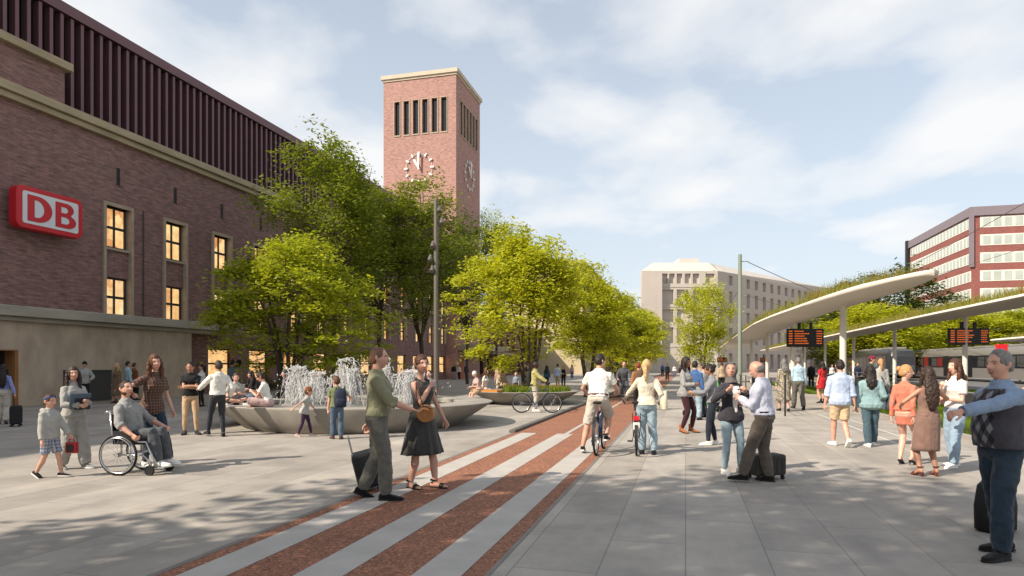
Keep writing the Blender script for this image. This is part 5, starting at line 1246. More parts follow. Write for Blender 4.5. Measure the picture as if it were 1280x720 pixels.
def band(c):
    hood(c); X=c['X']; b=MB(); b.loft([[X(V((.080*math.cos(a)*q,.100*math.sin(a)*q-.004,.066+.032*math.sin(a)+dz))) for a in np.linspace(0,2*PI,28)[:-1]] for dz,q in ((-.012,1.04),(.012,1.0))],cap=False); b.build('headband',plain('blue band','#2f4a7a'),c['root'],smooth=180)
    b=MB(); r=random.Random(4)
    for i in range(9):
        x,z=r.uniform(-.07,.07),r.uniform(1.05,1.30); w_=r.uniform(.02,.045); y=.165-abs(x)*.5
        b.tube([c['S'](c['T']((x-w_,y-.02,z))),c['S'](c['T']((x,y,z+r.uniform(-.03,.03)))),c['S'](c['T']((x+w_,y-.02,z+r.uniform(-.03,.03))))],[.006,.014,.006],6)
boy=P(pp(62,597),98,'small boy in grey hoodie, checked shorts and blue headband holding a red lunch box',h=1.19,sex='m',lod=0,hs=1.24,skin='light',hair=('short','brown'),top=('long','lightgrey',.032,.01),bot=('shorts','plaid shorts',.92),shoes=('sneaker','black shoe'),tuck=False,hem=.84,FL=(-.10,.20,.085,-5),FR=(.10,-.22,.13,5,28),HL=(-.24,.30,.86),HR_=(.27,.06,.82),extra=band)
kb=1.19/1.75; lb=empty('lunch_box',rel(boy,kb,(-.22,.34,0)),boy.rotation_euler.z,'red box with a dark printed panel in the hand of the boy in the hoodie','lunch box'); LBZ=.80*kb
b=MB(); b.box(-.035,.035,-.085,.085,LBZ-.20,LBZ-.04); b.build('box_body',mat('lunch box red','#a8202b',.4,.05),lb,bevel=.01)
b=MB(); b.box(.036,.039,-.06,.06,LBZ-.18,LBZ-.07); b.build('front_panel',mat('dark print','#2a2422',.5,.5,25),lb); b=MB(); b.tube([(0,-.05,LBZ-.04),(0,-.04,LBZ),(0,.04,LBZ),(0,.05,LBZ-.04)],.008,6); b.build('handle',mat('lunch box red','#a8202b'),lb)
g=P(pp(92,586),112,'smiling girl in a loose grey tracksuit hugging a blue-grey folder and a dark notebook',h=1.62,sex='f',lod=0,skin='light',hair=('long','dark',.22),top=('long','sweatgrey',.026,.02),bot=('wide','sweatgrey'),shoes=('sneaker','grey'),tuck=False,hem=.90,HR_=(.10,.30,1.10),HL=(-.02,.31,1.15),eR=(.6,-.6,-.4),eL=(-.6,-.6,-.4),curl=40,palmR=(-.4,-1,.3),palmL=(.4,-1,.3),FL=(-.11,.14,.085,-5),FR=(.11,-.14,.10,12,14),head=(25,2,0),smile=True)
kg=1.62/1.75
flatbox('folder',g,kg,(.06,.25,1.17),(.34,.012,.24),mat('slate folder','#56626f',.6,.05),'large slate-blue folder held against the chest of the girl in grey','folder',rx=-8)
flatbox('notebook',g,kg,(.03,.272,1.12),(.25,.018,.18),mat('dark notebook','#25282f',.6,.05),'dark notebook held in front of the slate-blue folder','notebook',rx=-8)
# wheelchair and its rider
wp=at(172,10.15); wfc=97
wc=empty('wheelchair',wp,-R(wfc),'silver and black wheelchair with spoked wheels carrying the man in grey','wheelchair')
for s in (-1,1):
    o=wheel(wc,-.10,.305,.295,x=s*.29,tw=.016,spokes=20,hub=.03)
    c=MB(); c.tube([(s*.325,-.10+.26*math.cos(2*PI*i/36),.305+.26*math.sin(2*PI*i/36)) for i in range(36)],.009,6,loop=True,up=(1,0,0)); c.build('hand_rim',CHROME,o,smooth=180)
    c=MB(); c.tube([(s*.23,.36+.065*math.cos(2*PI*i/20),.075+.065*math.sin(2*PI*i/20)) for i in range(20)],.016,6,loop=True,up=(1,0,0)); c.disc((s*.23,.36,.075),.055,'x',16,.018); c.build('caster',TYRE,wc,smooth=50)
    c=MB(); c.tube([(s*.22,-.28,.95),(s*.22,-.24,.50),(s*.22,.30,.50),(s*.21,.40,.26),(s*.17,.47,.115)],.015,8); c.tube([(s*.22,-.22,.30),(s*.22,.26,.30),(s*.20,.34,.20),(s*.20,.36,.09)],.014,8); c.tube([(s*.22,-.10,.305),(s*.22,-.10,.50)],.014,8); c.tube([(s*.22,-.28,.95),(s*.22,-.38,.93)],.017,8); c.build('side_frame',CHROME,wc,smooth=180)
    c=MB(); c.box(s*.245-.004,s*.245+.004,-.22,.16,.46,.66); c.build('side_guard',BLKBAG,wc,bevel=.003)
c=MB(); c.box(-.215,.215,-.22,.26,.455,.51); c.build('seat_cushion',BLKBAG,wc,bevel=.02)
c=MB(); c.loft([[(x,y,z) for x,y in ((-.21,-.26-.0),(0,-.31),(.21,-.26),(.21,-.245),(0,-.295),(-.21,-.245))] if 0 else [(x,y-(z-.5)*.10,z) for x,y in ((-.21,-.25),(0,-.29),(.21,-.25),(.21,-.235),(0,-.275),(-.21,-.235))] for z in (.50,.7,.90)]); c.build('backrest',BLKBAG,wc)
c=MB(); c.box(-.19,.19,.40,.56,.105,.125); c.tube([(-.22,0,.305),(.22,0,.305)],.014,8); c.build('footrest',CHROME,wc)
P(wp,wfc,'bearded man in a grey shirt seated in the wheelchair, face turned up',h=1.80,sex='m',lod=0,skin='light',hair=('short','dark'),beard='brown',top=('rolled','grey',.018,.0,.03),bot=('trousers','dgrey'),shoes=('sneaker','white shoe'),pel=(0,-.10,-.385),lean=-8,head=(20,-12,-6),FL=(-.10,.40,.205,-4,0),FR=(.10,.40,.205,4,0),kL=(-.05,.5,1),kR=(.05,.5,1),HR_=(.315,.14,.60),HL=(-.30,.22,.66),curl=45,eR=(.5,-1,.1),tuck=False,hem=.88,wide=1.06)
P(at(190,10.75),118,'smiling woman in a short-sleeved plaid shirt with long auburn hair, standing behind the wheelchair',h=1.82,sex='f',lod=0,hair=('long','auburn',.30),skin='light',top=('short','plaid shirt',.016,.02),bot=('slim','navyjeans'),shoes=('sneaker','white shoe'),tuck=False,hem=.82,lean=5,side=-3,head=(18,4,6),HR_=(.42,.16,1.16),HL=(-.28,.10,.86),smile=True,FL=(-.12,.30,.085),FR=(.08,-.05,.085))
P(pp(106,506),165,'person in a dark knit cap and pale grey pullover by the grey steel hatch',h=1.78,lod=1,hair=('beanie','dark','black'),top=('long','lightgrey',.02),bot=('trousers','black'),tuck=False,HL=(-.26,.18,1.02))
P(pp(146,504),205,'fair-haired woman in a long camel coat by the concrete wall',h=1.72,sex='f',lod=1,hair=('long','blonde',.25),top=('long','camel',.03),bot=('skirt','camel',.34,.03),shoes=('boot','brown shoe'),tuck=False)
P(pp(160,503),40,'dark-haired man in a light blue shirt behind the woman in the camel coat',h=1.80,lod=1,hair=('short','black'),top=('long','skyshirt',.018),bot=('trousers','navy'))
P(pp(168,500),30,'brown-haired man in a rust jacket half hidden behind the plaid-shirted woman',h=1.74,lod=2,hair=('short','brown'),top=('long','rust',.02),bot=('trousers','black'))
P(pp(238,543),158,'man in a black T-shirt and cropped beige trousers with folded arms',h=hh(544,452),lod=0,skin='tan',hair=('short','black'),top=('short','black',.014),bot=('slim','beige'),shoes=('shoe','black shoe'),tuck=False,hem=.93,HL=(.13,.20,1.13),HR_=(-.12,.24,1.17),eL=(-1,.1,-.5),eR=(1,.1,-.5),curl=30,head=(8,16,0),FL=(-.15,.06,.085,-25),FR=(.12,0,.085,12),wide=1.04)
P(pp(272,546),322,'man in a white shirt and black jeans seen from behind, gesturing with one hand',h=hh(547,451),lod=0,skin='tan',hair=('short','dark'),top=('long','white',.02),bot=('slim','blackjeans'),shoes=('shoe','black shoe'),HL=(-.30,.40,1.10),HR_=(.28,.02,.92),curl=20,FL=(-.14,.30,.085,-10),FR=(.12,-.02,.085,10),head=(-14,4,0),side=3,palmL=(0,.2,1))
P(pp(252,508),210,'dark-haired woman in a white blouse before the lit ground-floor window',h=1.66,sex='f',lod=1,hair=('pony','black'),top=('long','white'),bot=('slim','black'))
P(pp(291,506),25,'man in a slate shirt beyond the fountain rim, back to the viewer',h=1.84,lod=1,hair=('short','dark'),top=('long','slate',.02),bot=('trousers','navyjeans'),tuck=False)
P(pp(299,505),60,'man in a sand-coloured jacket beyond the fountain rim, next to the slate shirt',h=1.84,lod=1,hair=('curly','black',.02),top=('long','sand',.024),bot=('trousers','jeans'),tuck=False)
XL=dict(FL=(.14,.26,.07,60),FR=(-.14,.34,.07,-60),kL=(-1,.35,.25),kR=(1,.35,.25))
P((-7.15,17.15,.63),150,'young person in a pale shirt sitting cross-legged at the left end of the fountain rim',h=1.58,lod=1,skin='fair',hair=('short','auburn'),top=('short','lightgrey',.02),bot=('shorts','navy',.95),shoes=('sneaker','white shoe'),pel=(0,0,-.83),lean=16,HL=(-.12,.36,.32),HR_=(.12,.36,.30),head=(0,18,0),**XL)
gw_=P((-5.95,16.2,.63),268,'woman in white T-shirt and blush trousers sitting cross-legged on the fountain rim with phone',h=1.66,sex='f',lod=0,skin='light',hair=('bun','dark'),top=('short','white',.012),bot=('wide','blush'),shoes=('none','x'),pel=(0,0,-.83),lean=14,HL=(-.06,.40,.40),HR_=(.08,.38,.36),curl=45,head=(-6,26,0),**XL)
flatbox('phone',gw_,1.66/1.75,(.02,.47,.41),(.075,.15,.009),BLK,'black phone in the hands of the cross-legged woman on the fountain rim','phone',rx=15)
P((-7.45,19.25,.63),200,'dark-haired girl in black top and jeans on the far side of the fountain rim',h=1.62,sex='f',lod=1,hair=('long','black',.25),top=('short','black'),bot=('trousers','jeans'),shoes=('sneaker','white shoe'),pel=(0,0,-.83),lean=14,HL=(-.1,.36,.34),HR_=(.2,.30,.45),head=(10,14,0),**XL)
P((-6.95,20.6,.63),240,'person in a mauve top sitting behind the cross-legged woman, mostly hidden',h=1.62,sex='f',lod=2,hair=('bun','black'),top=('long','purple'),bot=('trousers','black'),pel=(0,0,-.83),lean=10,**XL)
P((-2.6,21.1,.63),190,'person in a blue checked top sitting beyond the water jets on the far rim',h=1.62,lod=1,hair=('short','dark'),top=('short','plaid shorts',.02),bot=('shorts','navy',.9),pel=(0,0,-.83),lean=12,**XL)
P(pp(381,546),84,'little girl in a rust beret, grey top and purple leggings stepping along the fountain',h=1.12,sex='f',lod=0,hs=1.26,skin='light',hair=('beanie','brown','rust'),top=('short','lightgrey',.03,.04),bot=('slim','purple'),shoes=('sneaker','blush'),tuck=False,hem=.80,lean=12,FL=(-.09,.22,.085),FR=(.09,-.22,.11,0,22),HR_=(.38,-.34,1.02),HL=(-.30,.34,.92),curl=15,head=(-8,2,0))
bo=P(pp(421,549),346,'boy in a green T-shirt and jeans with a navy rucksack watching the fountain',h=1.38,lod=0,hs=1.14,skin='light',hair=('short','auburn'),top=('short','green tee',.02),bot=('trousers','jeans'),shoes=('shoe','brown shoe'),tuck=False,hem=.90,HL=(-.24,.02,.80),HR_=(.36,.20,1.12),head=(-38,2,0),FL=(-.11,.12,.085,-20),FR=(.11,-.02,.085))
backpack(bo,1.38/1.75,NAVYBAG,'navy rucksack slung on the back of the boy in the green T-shirt',x=.10,y=-.22,z=1.18,s=1.15)
# ---------------------------------------------------------------- the couple on the red lane
kc=1.86/1.75
def cuff(c):
    pass
cm=P(pp(472,624),84,'tall man in an olive shirt and grey cargo trousers walking with phone and suitcase',h=1.86,sex='m',lod=0,skin='light',hair=('crop','crop'),top=('rolled','olive shirt',.022,.0,.02),bot=('trousers','grey cargo'),shoes=('shoe','black shoe'),wide=1.08,FR=(.10,.10,.085,4),FL=(-.10,-.18,.11,-6,24),HR_=(.20,.40,1.05),HL=(-.30,-.14,.84),curl=38,eR=(.35,-1,-.3),palmR=(-.2,.1,1),head=(6,0,0),lean=1)
flatbox('phone',cm,kc,(.185,.50,1.075),(.075,.15,.010),BLK,'black phone in the hand of the man in the olive shirt','phone',rx=8)
suitcase(at(464,8.75),R(-75),.40,.28,.46,BLKBAG,'black ribbed suitcase rolling behind the couple on the red lane',.30,tilt=14)
kw=1.78/1.75
def neck(c): pass
cw=P(pp(527,610),120,'woman in a sleeveless dark grey dress with a round wooden bag and black sandals',h=1.78,sex='f',lod=0,skin='light',hair=('bun','brown'),top=('none','greydress',.012),bot=('skirt','greydress',.46,.13),shoes=('sandal','black'),FL=(-.10,.15,.085,-6),FR=(.10,-.10,.085,10),HR_=(.07,.19,1.34),HL=(-.34,.16,.82),eR=(.7,-.4,-1),palmR=(-.3,-1,.2),curl=34,head=(26,2,0))
WOODM=mat('turned wood bag','#a8713f',.55,.2,6,.2,40)
e=empty('round_bag',rel(cw,kw,(.17,.20,0)),R(-12),'round light wooden shoulder bag at the hip of the woman in the grey dress','bag'); z=1.0*kw
b=MB(); b.disc((0,0,z),.115,'y',32,.085); b.build('bag_body',WOODM,e,bevel=.012); b=MB(); b.tube([(.055*math.cos(a),-.045,z+.055*math.sin(a)) for a in np.linspace(0,2*PI,24)[:-1]],.006,6,loop=True); b.build('ring',WOODM,e)
b=MB(); b.tube([(-.10,0,z+.06),(-.115,-.05,z+.25),(-.11,-.06,1.36*kw),(-.08,-.14,1.43*kw),(-.02,-.30,1.36*kw),(.04,-.2,1.1*kw),(.10,0,z+.06)],.007,6); b.build('strap',mat('leather strap','#6a4426',.6),e,smooth=180)
# ---------------------------------------------------------------- by the planter
P((-1.35,27.35,0),238,'person in a white cap and sleeveless top sitting on the orange timber seat',h=1.66,sex='f',lod=1,skin='fair',hair=('beanie','blonde','white'),top=('short','blush'),bot=('shorts','sand',.8),shoes=('sneaker','white shoe'),pel=(0,0,-.26),lean=20,FL=(-.1,.42,.085),FR=(.1,.36,.085),HL=(-.1,.42,.80),HR_=(.1,.45,.76),head=(0,14,0))
P(at(605.5,28.2),120,'woman with tan hair sitting just behind the person in the white cap',h=1.66,sex='f',lod=2,skin='fair',hair=('long','auburn',.3),top=('short','white'),bot=('trousers','stone'),pel=(0,0,-.2),lean=10,FL=(-.1,.42,.085),FR=(.1,.42,.085))
P(at(625,33.5),185,'bald man in a sand polo standing behind the planter seat',h=1.84,lod=1,skin='light',hair=('bald','grey'),top=('short','sand',.02),bot=('trousers','stone'),tuck=False)
P((-.30,30.85,0),300,'man in a beige pullover sitting on the planter rim with his back turned',h=1.70,lod=1,hair=('short','brown'),top=('long','sand',.02),bot=('trousers','black'),pel=(0,0,-.22),lean=22,FL=(-.1,.42,.085),FR=(.1,.42,.085),HL=(-.2,.4,.75),tuck=False)
P(at(645,36),190,'child in a black and white checked top near the planter',h=1.22,lod=1,hs=1.2,skin='fair',hair=('short','blonde'),top=('long','plaid shorts',.02),bot=('slim','black'))
bm=P(pp(668,514),96,'dark-skinned man in a pale yellow hoodie standing behind a bicycle with a backpack',h=1.76,lod=1,skin='dark',hair=('crop','black'),top=('long','yellow hoodie',.026),bot=('trousers','stone'),shoes=('sneaker','white shoe'),tuck=False,HR_=(.22,.46,1.04),HL=(-.20,.40,1.0),head=(4,6,0),lean=3)
backpack(bm,1.0,BLKBAG,'small black backpack on the man in the yellow hoodie',y=-.20)
bicycle(at(671,22.75),92,mat('blue grey frame','#39414c',.35,.06,3),'blue-grey bicycle standing side-on in front of the planter bowl',mud=False)
P(at(683.5,46),18,'woman in a teal shirt walking off under the yellow trees',h=1.62,sex='f',lod=1,hair=('long','black',.3),top=('long','dark teal',.02),bot=('slim','navyjeans'),tuck=False,FL=(-.1,.2,.085),FR=(.1,-.2,.1))
P(at(697,46),10,'man in a blue shirt and khaki shorts walking off under the yellow trees',h=1.72,lod=1,hair=('short','black'),top=('rolled','blue shirt',.02),bot=('shorts','khaki shorts',.9),tuck=False,FL=(-.1,.2,.085),FR=(.1,-.2,.1))
P(at(704.5,48),200,'fair-haired woman in a black top and leggings walking towards the planter',h=1.66,sex='f',lod=1,hair=('bun','blonde'),top=('none','black'),bot=('slim','black'))
# ---------------------------------------------------------------- on the red lane, middle
BLUEF=mat('dark blue frame','#1f3350',.3,.06,3)
by=(1.66,12.55,0)
bicycle(by,15,BLUEF,'dark blue bicycle under the man in white on the red lane')
P((by[0]-.03,by[1]-.10,0),15,'man in white T-shirt and stone shorts astride the blue bicycle, one foot down',h=1.84,lod=0,skin='light',hair=('short','black'),top=('short','white',.020,.0),bot=('shorts','stone',1.0),shoes=('sneaker','black shoe'),belt='brown shoe',pel=(0,-.12,.03),lean=19,FL=(-.27,-.16,.10,-6,8),FR=(.13,.03,.30,5,5),kL=(-.25,1,0),kR=(.2,1,.2),HL=(-.29,.36,1.06),HR_=(.29,.36,1.06),curl=48,head=(46,2,0),wide=1.05)
bl=P(pp(808,568),6,'blonde woman with a ponytail in a white pullover and pale jeans pushing a black bicycle',h=1.74,sex='f',lod=0,skin='fair',hair=('pony','blonde'),top=('long','cream',.016),bot=('trousers','lightjeans'),shoes=('shoe','black shoe'),tuck=False,hem=.92,HL=(-.36,.36,1.04),HR_=(.28,.10,.98),eR=(.25,-1,-.2),eL=(-.35,-1,-.3),curl=46,head=(14,0,0),FL=(-.07,.06,.085),FR=(.13,-.02,.085))
handbag(bl,1.0,(.31,.0,1.0),(.13,.32,.36),mat('cream leather','#c9bda6',.6,.06,5),'large cream tote bag over the shoulder of the blonde woman',strap=[(.27,.10,1.24),(.19,.05,1.40),(.19,-.05,1.39),(.28,-.08,1.22)],name='tote_bag')
q=at(797,12.45); bicycle((q[0],q[1]+.1,0),11,DARKM,'black city bicycle with red rear light pushed by the blonde woman',step=True,rack=True)
bicycle(at(780,28.3),186,DARKM,'dark bicycle of the far rider coming up the red lane')
P(at(780,28.3),186,'rider in dark grey cycling towards the viewer far up the red lane',h=1.78,lod=1,hair=('short','brown'),top=('long','dgrey',.02),bot=('trousers','dgrey'),pel=(0,-.14,.04),lean=16,FL=(-.12,.0,.20),FR=(.12,.0,.40),HL=(-.29,.30,1.06),HR_=(.29,.30,1.06),tuck=False)
bk=P(at(798,24),8,'red-haired walker in a tan jacket with a brown backpack on the red lane',h=1.72,lod=1,hair=('short','red'),top=('long','tan',.02),bot=('trousers','black'),tuck=False)
backpack(bk,1.72/1.75,plain('brown','#5e4630'),'brown backpack on the red-haired walker',y=-.20,s=1.15)
# ---------------------------------------------------------------- right of the lane
P(pp(857,541),128,'woman with dark curly hair in a grey jumper, maroon trousers and tan boots',h=1.83,sex='f',lod=0,skin='brown',hair=('curly','black',.12),top=('long','grey',.022,.03),bot=('slim','maroon'),shoes=('boot','tan boot'),tuck=False,hem=.84,HR_=(.14,.30,1.14),HL=(-.14,.30,.98),curl=40,head=(12,4,0),FL=(-.11,.10,.085,-20),FR=(.11,-.04,.085,15))
P(pp(869,525),35,'man in a bright blue shirt and pale jeans, partly hidden by the curly-haired woman',h=1.76,lod=1,hair=('short','black'),top=('long','mid blue',.02),bot=('trousers','lightjeans'),tuck=False)
P(pp(879,522),330,'man in a light grey shirt and dark trousers beside the green scooter',h=1.70,lod=1,hair=('short','dark'),top=('long','lightgrey',.02),bot=('trousers','charcoal'),tuck=False)
st_w=P(pp(891,556),284,'dark-haired woman in striped grey jumper and dark jeans wearing a pale belt bag',h=hh(556,455),sex='f',lod=0,skin='olive',hair=('bun','black'),top=('long','striped grey',.02),bot=('slim','darkjeans'),shoes=('sneaker','white shoe'),tuck=False,hem=.92,HL=(-.12,.42,1.14),HR_=(.16,.34,1.08),curl=25,head=(4,12,0),lean=4,FL=(-.1,.10,.085),FR=(.1,-.06,.085))
handbag(st_w,1.0,(.02,-.20,.96),(.26,.10,.14),plain('pale grey','#9a948f'),'pale grey belt bag on the back of the woman in the striped jumper',name='belt_bag')
def blazer(c):
    T,S,k=c['T'],c['S'],c['k']
    b=MB(); tf=TORSO['f']; rr=[]
    for z in np.linspace(.98,1.385,12):
        t=[(a,q) for a,q in zip(tf,tf[1:]) if a[0]<=z<=q[0]][0]; f=(z-t[0][0])/(t[1][0]-t[0][0]); y0=(t[0][2]*(1-f)+t[1][2]*f)+(t[0][3]*(1-f)+t[1][3]*f)+.034+.02*max(0,(1.02-z)/.2)
        w_=.035+.035*abs(z-1.05)/.3; rr.append([S(T((x,y0-.012*(abs(x)>.01)+yy,z))) for x,yy in ((-w_,0),(0,0),(w_,0),(w_,-.05),(-w_,-.05))])
    b.loft(rr); b.build('white_top',col('white'),c['root'],smooth=60)
P(pp(914,592),166,'woman in a grey headscarf, open black blazer and pale jeans with white trainers',h=1.68,sex='f',lod=0,skin='light',hair=('hijab','scarf grey'),top=('long','charcoal',.024,.03),bot=('slim','lightjeans'),shoes=('sneaker','white shoe'),tuck=False,hem=.80,HL=(-.12,.22,1.30),HR_=(.20,.20,1.32),eL=(-1,-.2,-1),eR=(1,-.2,-1),palmL=(0,-1,.2),palmR=(0,-1,.2),curl=32,head=(28,-6,0),smile=True,FL=(-.15,.02,.085,-8),FR=(.15,.04,.085,10),extra=blazer)
P(pp(955,603),306,'bald man in a pale striped shirt and grey-brown trousers, head bowed',h=1.72,lod=0,skin='light',hair=('bald','grey'),top=('long','pale shirt',.024,.0,.05),bot=('trousers','brownpants'),shoes=('shoe','black shoe'),belt='black',wide=1.10,HL=(-.10,.31,1.20),HR_=(.08,.28,1.12),curl=30,head=(-6,24,0),lean=5,FL=(-.16,.26,.085,-14),FR=(.12,-.04,.085,12))
q=G(962,602); suitcase((q[0]+.04,q[1]+.24,0),R(16),.50,.28,.30,mat('grey canvas case','#3a3835',.8,.15,6),'dark grey canvas case standing behind the legs of the bald man',.0)
# green hire scooters
GRN=mat('scooter green','#3f8f2e',.4,.06,3)
for u,Y,fc,lab in ((871,21.5,60,'bright green kick scooter parked behind the curly-haired woman'),(884,23,75,'second bright green kick scooter, parked behind the striped jumper')):
    o=empty('kick_scooter',at(u,Y),-R(fc),lab,'scooter')
    b=MB(); b.box(-.08,.08,-.45,.35,.10,.15); b.build('deck',GRN,o,bevel=.02); b=MB(); b.tube([(0,.38,.12),(0,.48,.5),(0,.40,1.08)],.028,8); b.build('stem',GRN,o,smooth=180)
    b=MB(); b.tube([(-.25,.40,1.08),(.25,.40,1.08)],.016,8); b.build('handlebar',DARKM,o)
    for y in (-.5,.45): b=MB(); b.disc((0,y,.11),.11,'x',18,.05); b.build('wheel',TYRE,o)
P(pp(980,514),4,'person in a patterned brown dress walking away beside the man in pale blue',h=1.86,sex='f',lod=1,hair=('long','grey',.2),top=('long','pattern dress',.02),bot=('skirt','pattern dress',.36,.05),shoes=('shoe','black shoe'),FL=(-.1,.15,.085),FR=(.1,-.15,.1))
P(pp(998,512),8,'grey-haired man in a pale blue shirt and grey trousers walking away under the shelter',h=1.92,lod=1,hair=('short','grey'),top=('long','skyshirt',.022),bot=('trousers','grey cargo'),FL=(-.08,.26,.085),FR=(.1,-.24,.12,5,25))
P(pp(1028,504),340,'woman in a red dress and black tights on the path by the platform',h=1.80,sex='f',lod=1,hair=('curly','black',.1),top=('short','red',.014),bot=('skirt','red',.62,.03),shoes=('boot','black shoe'))
P(pp(1050,558),6,'man in a blue striped shirt and khaki shorts walking away in white slip-ons',h=hh(558,450),lod=0,skin='light',hair=('short','black'),top=('rolled','blue shirt',.026,.02),bot=('shorts','khaki shorts',.86),shoes=('sneaker','white shoe'),tuck=False,hem=.84,wide=1.07,FL=(-.07,.16,.085),FR=(.08,-.22,.15,4,38),HL=(-.26,.10,.83),HR_=(.27,-.02,.83))
tl=P(pp(1088,558),16,'woman in a loose teal shirt and blue jeans walking away with a grey shoulder bag',h=hh(559,457),sex='f',lod=0,skin='tan',hair=('long','black',.26),top=('long','teal shirt',.034,.04),bot=('trousers','tealjeans'),shoes=('sneaker','white shoe'),tuck=False,hem=.80,wide=1.14,FL=(-.07,-.14,.085),FR=(.09,.14,.085),HL=(-.28,.0,.82),HR_=(.27,.16,1.0),eR=(.15,-1,-.3),curl=45)
handbag(tl,1.0,(.37,.02,.90),(.14,.34,.32),plain('slate grey','#4c5157'),'slate grey shoulder bag carried by the woman in the teal shirt',strap=[(.30,.10,1.2),(.21,.05,1.41),(.21,-.06,1.39),(.31,-.08,1.15)],name='shoulder_bag')
P(at(1090,24.5),120,'man in a burgundy cap and dark green jacket behind the woman in teal',h=1.98,lod=1,hair=('cap','dark','burgundy'),top=('long','dark green',.02),bot=('trousers','black'),tuck=False)
P(at(1101,22.8),20,'woman with ginger hair in a pale grey top beside the burgundy cap',h=1.86,sex='f',lod=1,hair=('pony','strawberry'),top=('long','lightgrey',.024),bot=('slim','jeans'),tuck=False)
P(pp(1131,581),52,'red-blonde woman in a short coral dress and black high heels looking back',h=hh(581,452)*.965,sex='f',lod=0,skin='fair',hair=('bun','strawberry'),top=('long','coral',.010),bot=('skirt','coral',.70,-.02),shoes=('heel','black shoe'),HL=(-.19,-.08,.84),HR_=(.19,-.10,.86),eL=(-.15,-1,-.1),eR=(.15,-1,-.1),head=(66,2,0),FL=(-.08,.02,.085),FR=(.09,.08,.085),collar=False)
P(pp(1160,595),4,'woman with very long dark hair in a strappy mauve-brown dress, seen from behind',h=1.62,sex='f',lod=0,skin='tan',hair=('long','dark',.42),top=('none','mauve brown',.012),bot=('skirt','mauve brown',.40,.02),shoes=('block','brown shoe'),HL=(-.28,.30,1.10),HR_=(.42,.36,1.18),eL=(-1,-.6,-.4),eR=(1,-.4,-.5),curl=20,FL=(-.13,0,.085,-10),FR=(.13,.02,.085,12))
P(pp(1194,584),262,'smiling woman in a white T-shirt and cropped blue jeans with wavy brown hair',h=hh(584,449),sex='f',lod=0,skin='fair',hair=('long','brown',.14),top=('short','white',.018,.0),bot=('trousers','bluejeans'),shoes=('sneaker','white shoe'),HR_=(.04,.22,1.30),HL=(-.06,.26,1.12),eR=(.7,-.5,-1),palmR=(0,-1,.2),curl=45,head=(-4,0,0),smile=True,FL=(-.10,.12,.085,-12),FR=(.10,-.08,.085,14))
q=W(12.1,27.8); P((q[0],q[1],0),262,'person in a dark grey jacket sitting on the low concrete wall by the platform',h=1.72,lod=1,hair=('short','brown'),top=('long','dgrey',.02),bot=('trousers','lightjeans'),pel=(0,0,-.36),lean=16,FL=(-.1,.50,.085),FR=(.1,.44,.085),HL=(-.1,.38,.80),HR_=(.1,.38,.78),head=(0,16,0))
def vest(c):
    T,S,k=c['T'],c['S'],c['k']; b=MB(); tor=TORSO['m']; rings=[]
    for z,rx,ry,yo in [(.93,.166,.118,-.012)]+[t for t in tor if 1.0<=t[0]<=1.36]+[(1.40,.13,.080,-.012),(1.43,.10,.064,-.016)]:
        rx=rx*1.08+.036; ry=ry*1.04+.036; q=.045*math.exp(-((z-1.08)/.10)**2)
        rings.append([S(T((x,y+yo+q*.5,z))) for x,y in sup(rx if z<1.34 else rx*.88,ry+q*.5,28)])
    b.loft(rings); 
    for z,m in ((.95,1),): pass
    remesh(b,'vest',[col('argyle')],.009,c['root'],4,.010,.09)
    b=MB(); b.tube([S(T((0,-.012,1.44))),S(T((0,-.002,1.51)))],[.084*k,.070*k],18); remesh(b,'collar',[col('vestshirt')],.008,c['root'],2)
    w_=c['WL']; f=(w_-c['elL']).normalized(); b=MB(); b.tube([S(w_-f*.035),S(w_-f*.008)],.036*k,14); b.build('watch_strap',mat('brown leather watch','#4a2c1d',.5),c['root'],smooth=60)
gm=P(pp(1250,695),262,'grey-haired man in argyle vest and blue jeans stretching an arm forward, right edge',h=1.77,lod=0,skin='light',hair=('short','grey'),top=('long','vestshirt',.018,.0,.05),bot=('trousers','navyjeans'),shoes=('shoe','black shoe'),wide=1.08,HL=(-.16,.56,1.24),HR_=(.20,-.12,.86),eL=(-.3,-.5,-1),curl=42,palmL=(.6,-.1,-1),head=(-2,0,0),smile=True,FL=(-.12,.10,.085,-8),FR=(.12,-.16,.085,12),extra=vest)
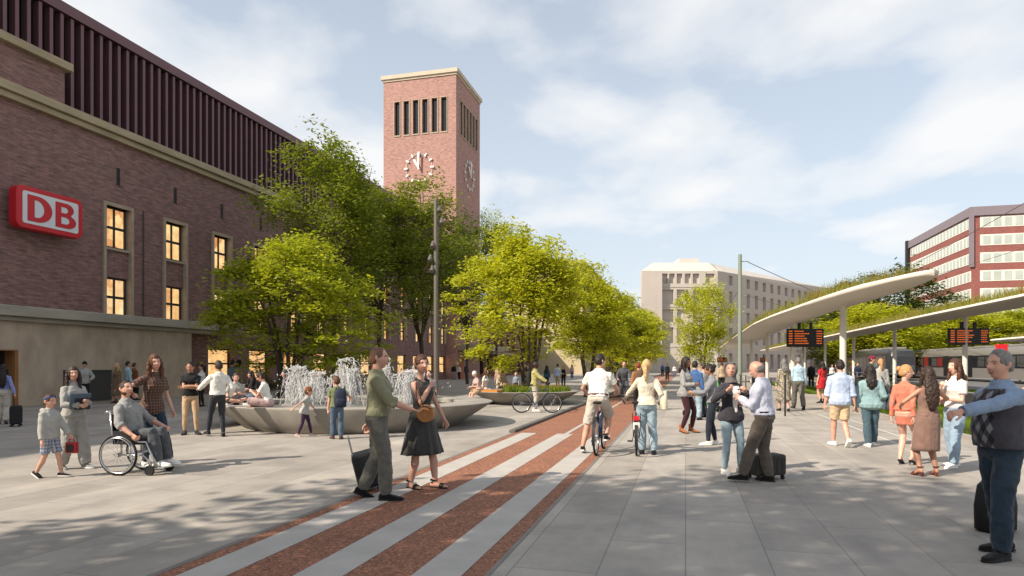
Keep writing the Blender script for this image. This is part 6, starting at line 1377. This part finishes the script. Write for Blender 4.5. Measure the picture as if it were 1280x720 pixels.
q=G(1243,668); e=empty('travel_bag',(q[0]+.12,q[1]+.15,0),R(20),'black soft travel bag standing on the paving behind the grey-haired man','bag')
b=MB(); b.loft([[(x,y,z) for x,y in sup(w_,d_,20,3)] for z,w_,d_ in ((0,.17,.10),(.02,.20,.13),(.25,.205,.135),(.45,.18,.11),(.52,.12,.06))]); b.build('bag_body',BLKBAG,e,smooth=60); b=MB(); b.tube([(-.08,0,.5),(-.07,0,.6),(.07,0,.6),(.08,0,.5)],.012,6); b.build('handle',BLKBAG,e,smooth=180)
# ---------------------------------------------------------------- small far figures
far=[(567,74,170,'m','black','grey','far man in black standing at the foot of the clock tower'),(574,75,200,'f','white','black','far woman in white at the foot of the clock tower'),(583,70,20,'m','navy','navy','far man in navy walking past the tower'),
 (834,70,10,'m','black','black','far man in black where the red lane meets the pale building'),(843,88,190,'f','white','jeans','far woman in white beside the end of the red lane'),
 (902,40,350,'m','sand','black','far man in sand standing before the small departure board'),(908,43,170,'f','camel','black','far woman in camel before the small departure board'),(914,46,30,'m','lightgrey','jeans','far man in light grey under the shelter end'),
 (943,42,200,'f','grey','black','far woman in grey behind the bald man'),(957,60,10,'m','red','black','far man in red under the shelter, by the small second board'),(948,55,170,'f','dark teal','black','far woman in dark teal under the shelter'),
 (1014,48,200,'m','black','black','far man in black on the platform left of the red dress'),(1040,60,180,'f','white','jeans','far woman in white on the platform behind the blue striped shirt'),(1072,50,185,'m','navy','black','far man in navy on the platform'),
 (655,62,15,'m','charcoal','black','far man in charcoal under the yellow trees'),(715,80,190,'f','blush','jeans','far woman in blush deep under the yellow trees'),(828,100,185,'m','mid blue','black','far man in blue at the very end of the lane')]
for u,Y,fc,sx,t_,b_,lab in far:
    P(at(u,Y),fc,lab,h=1.80 if sx=='m' else 1.7,sex=sx,lod=2,hair=('short','dark') if sx=='m' else ('long','brown',.2),top=('long',t_,.02),bot=('trousers',b_),tuck=False,FL=(-.1,.12,.085),FR=(.1,-.12,.09))
apply_all()
# ================================================================ end
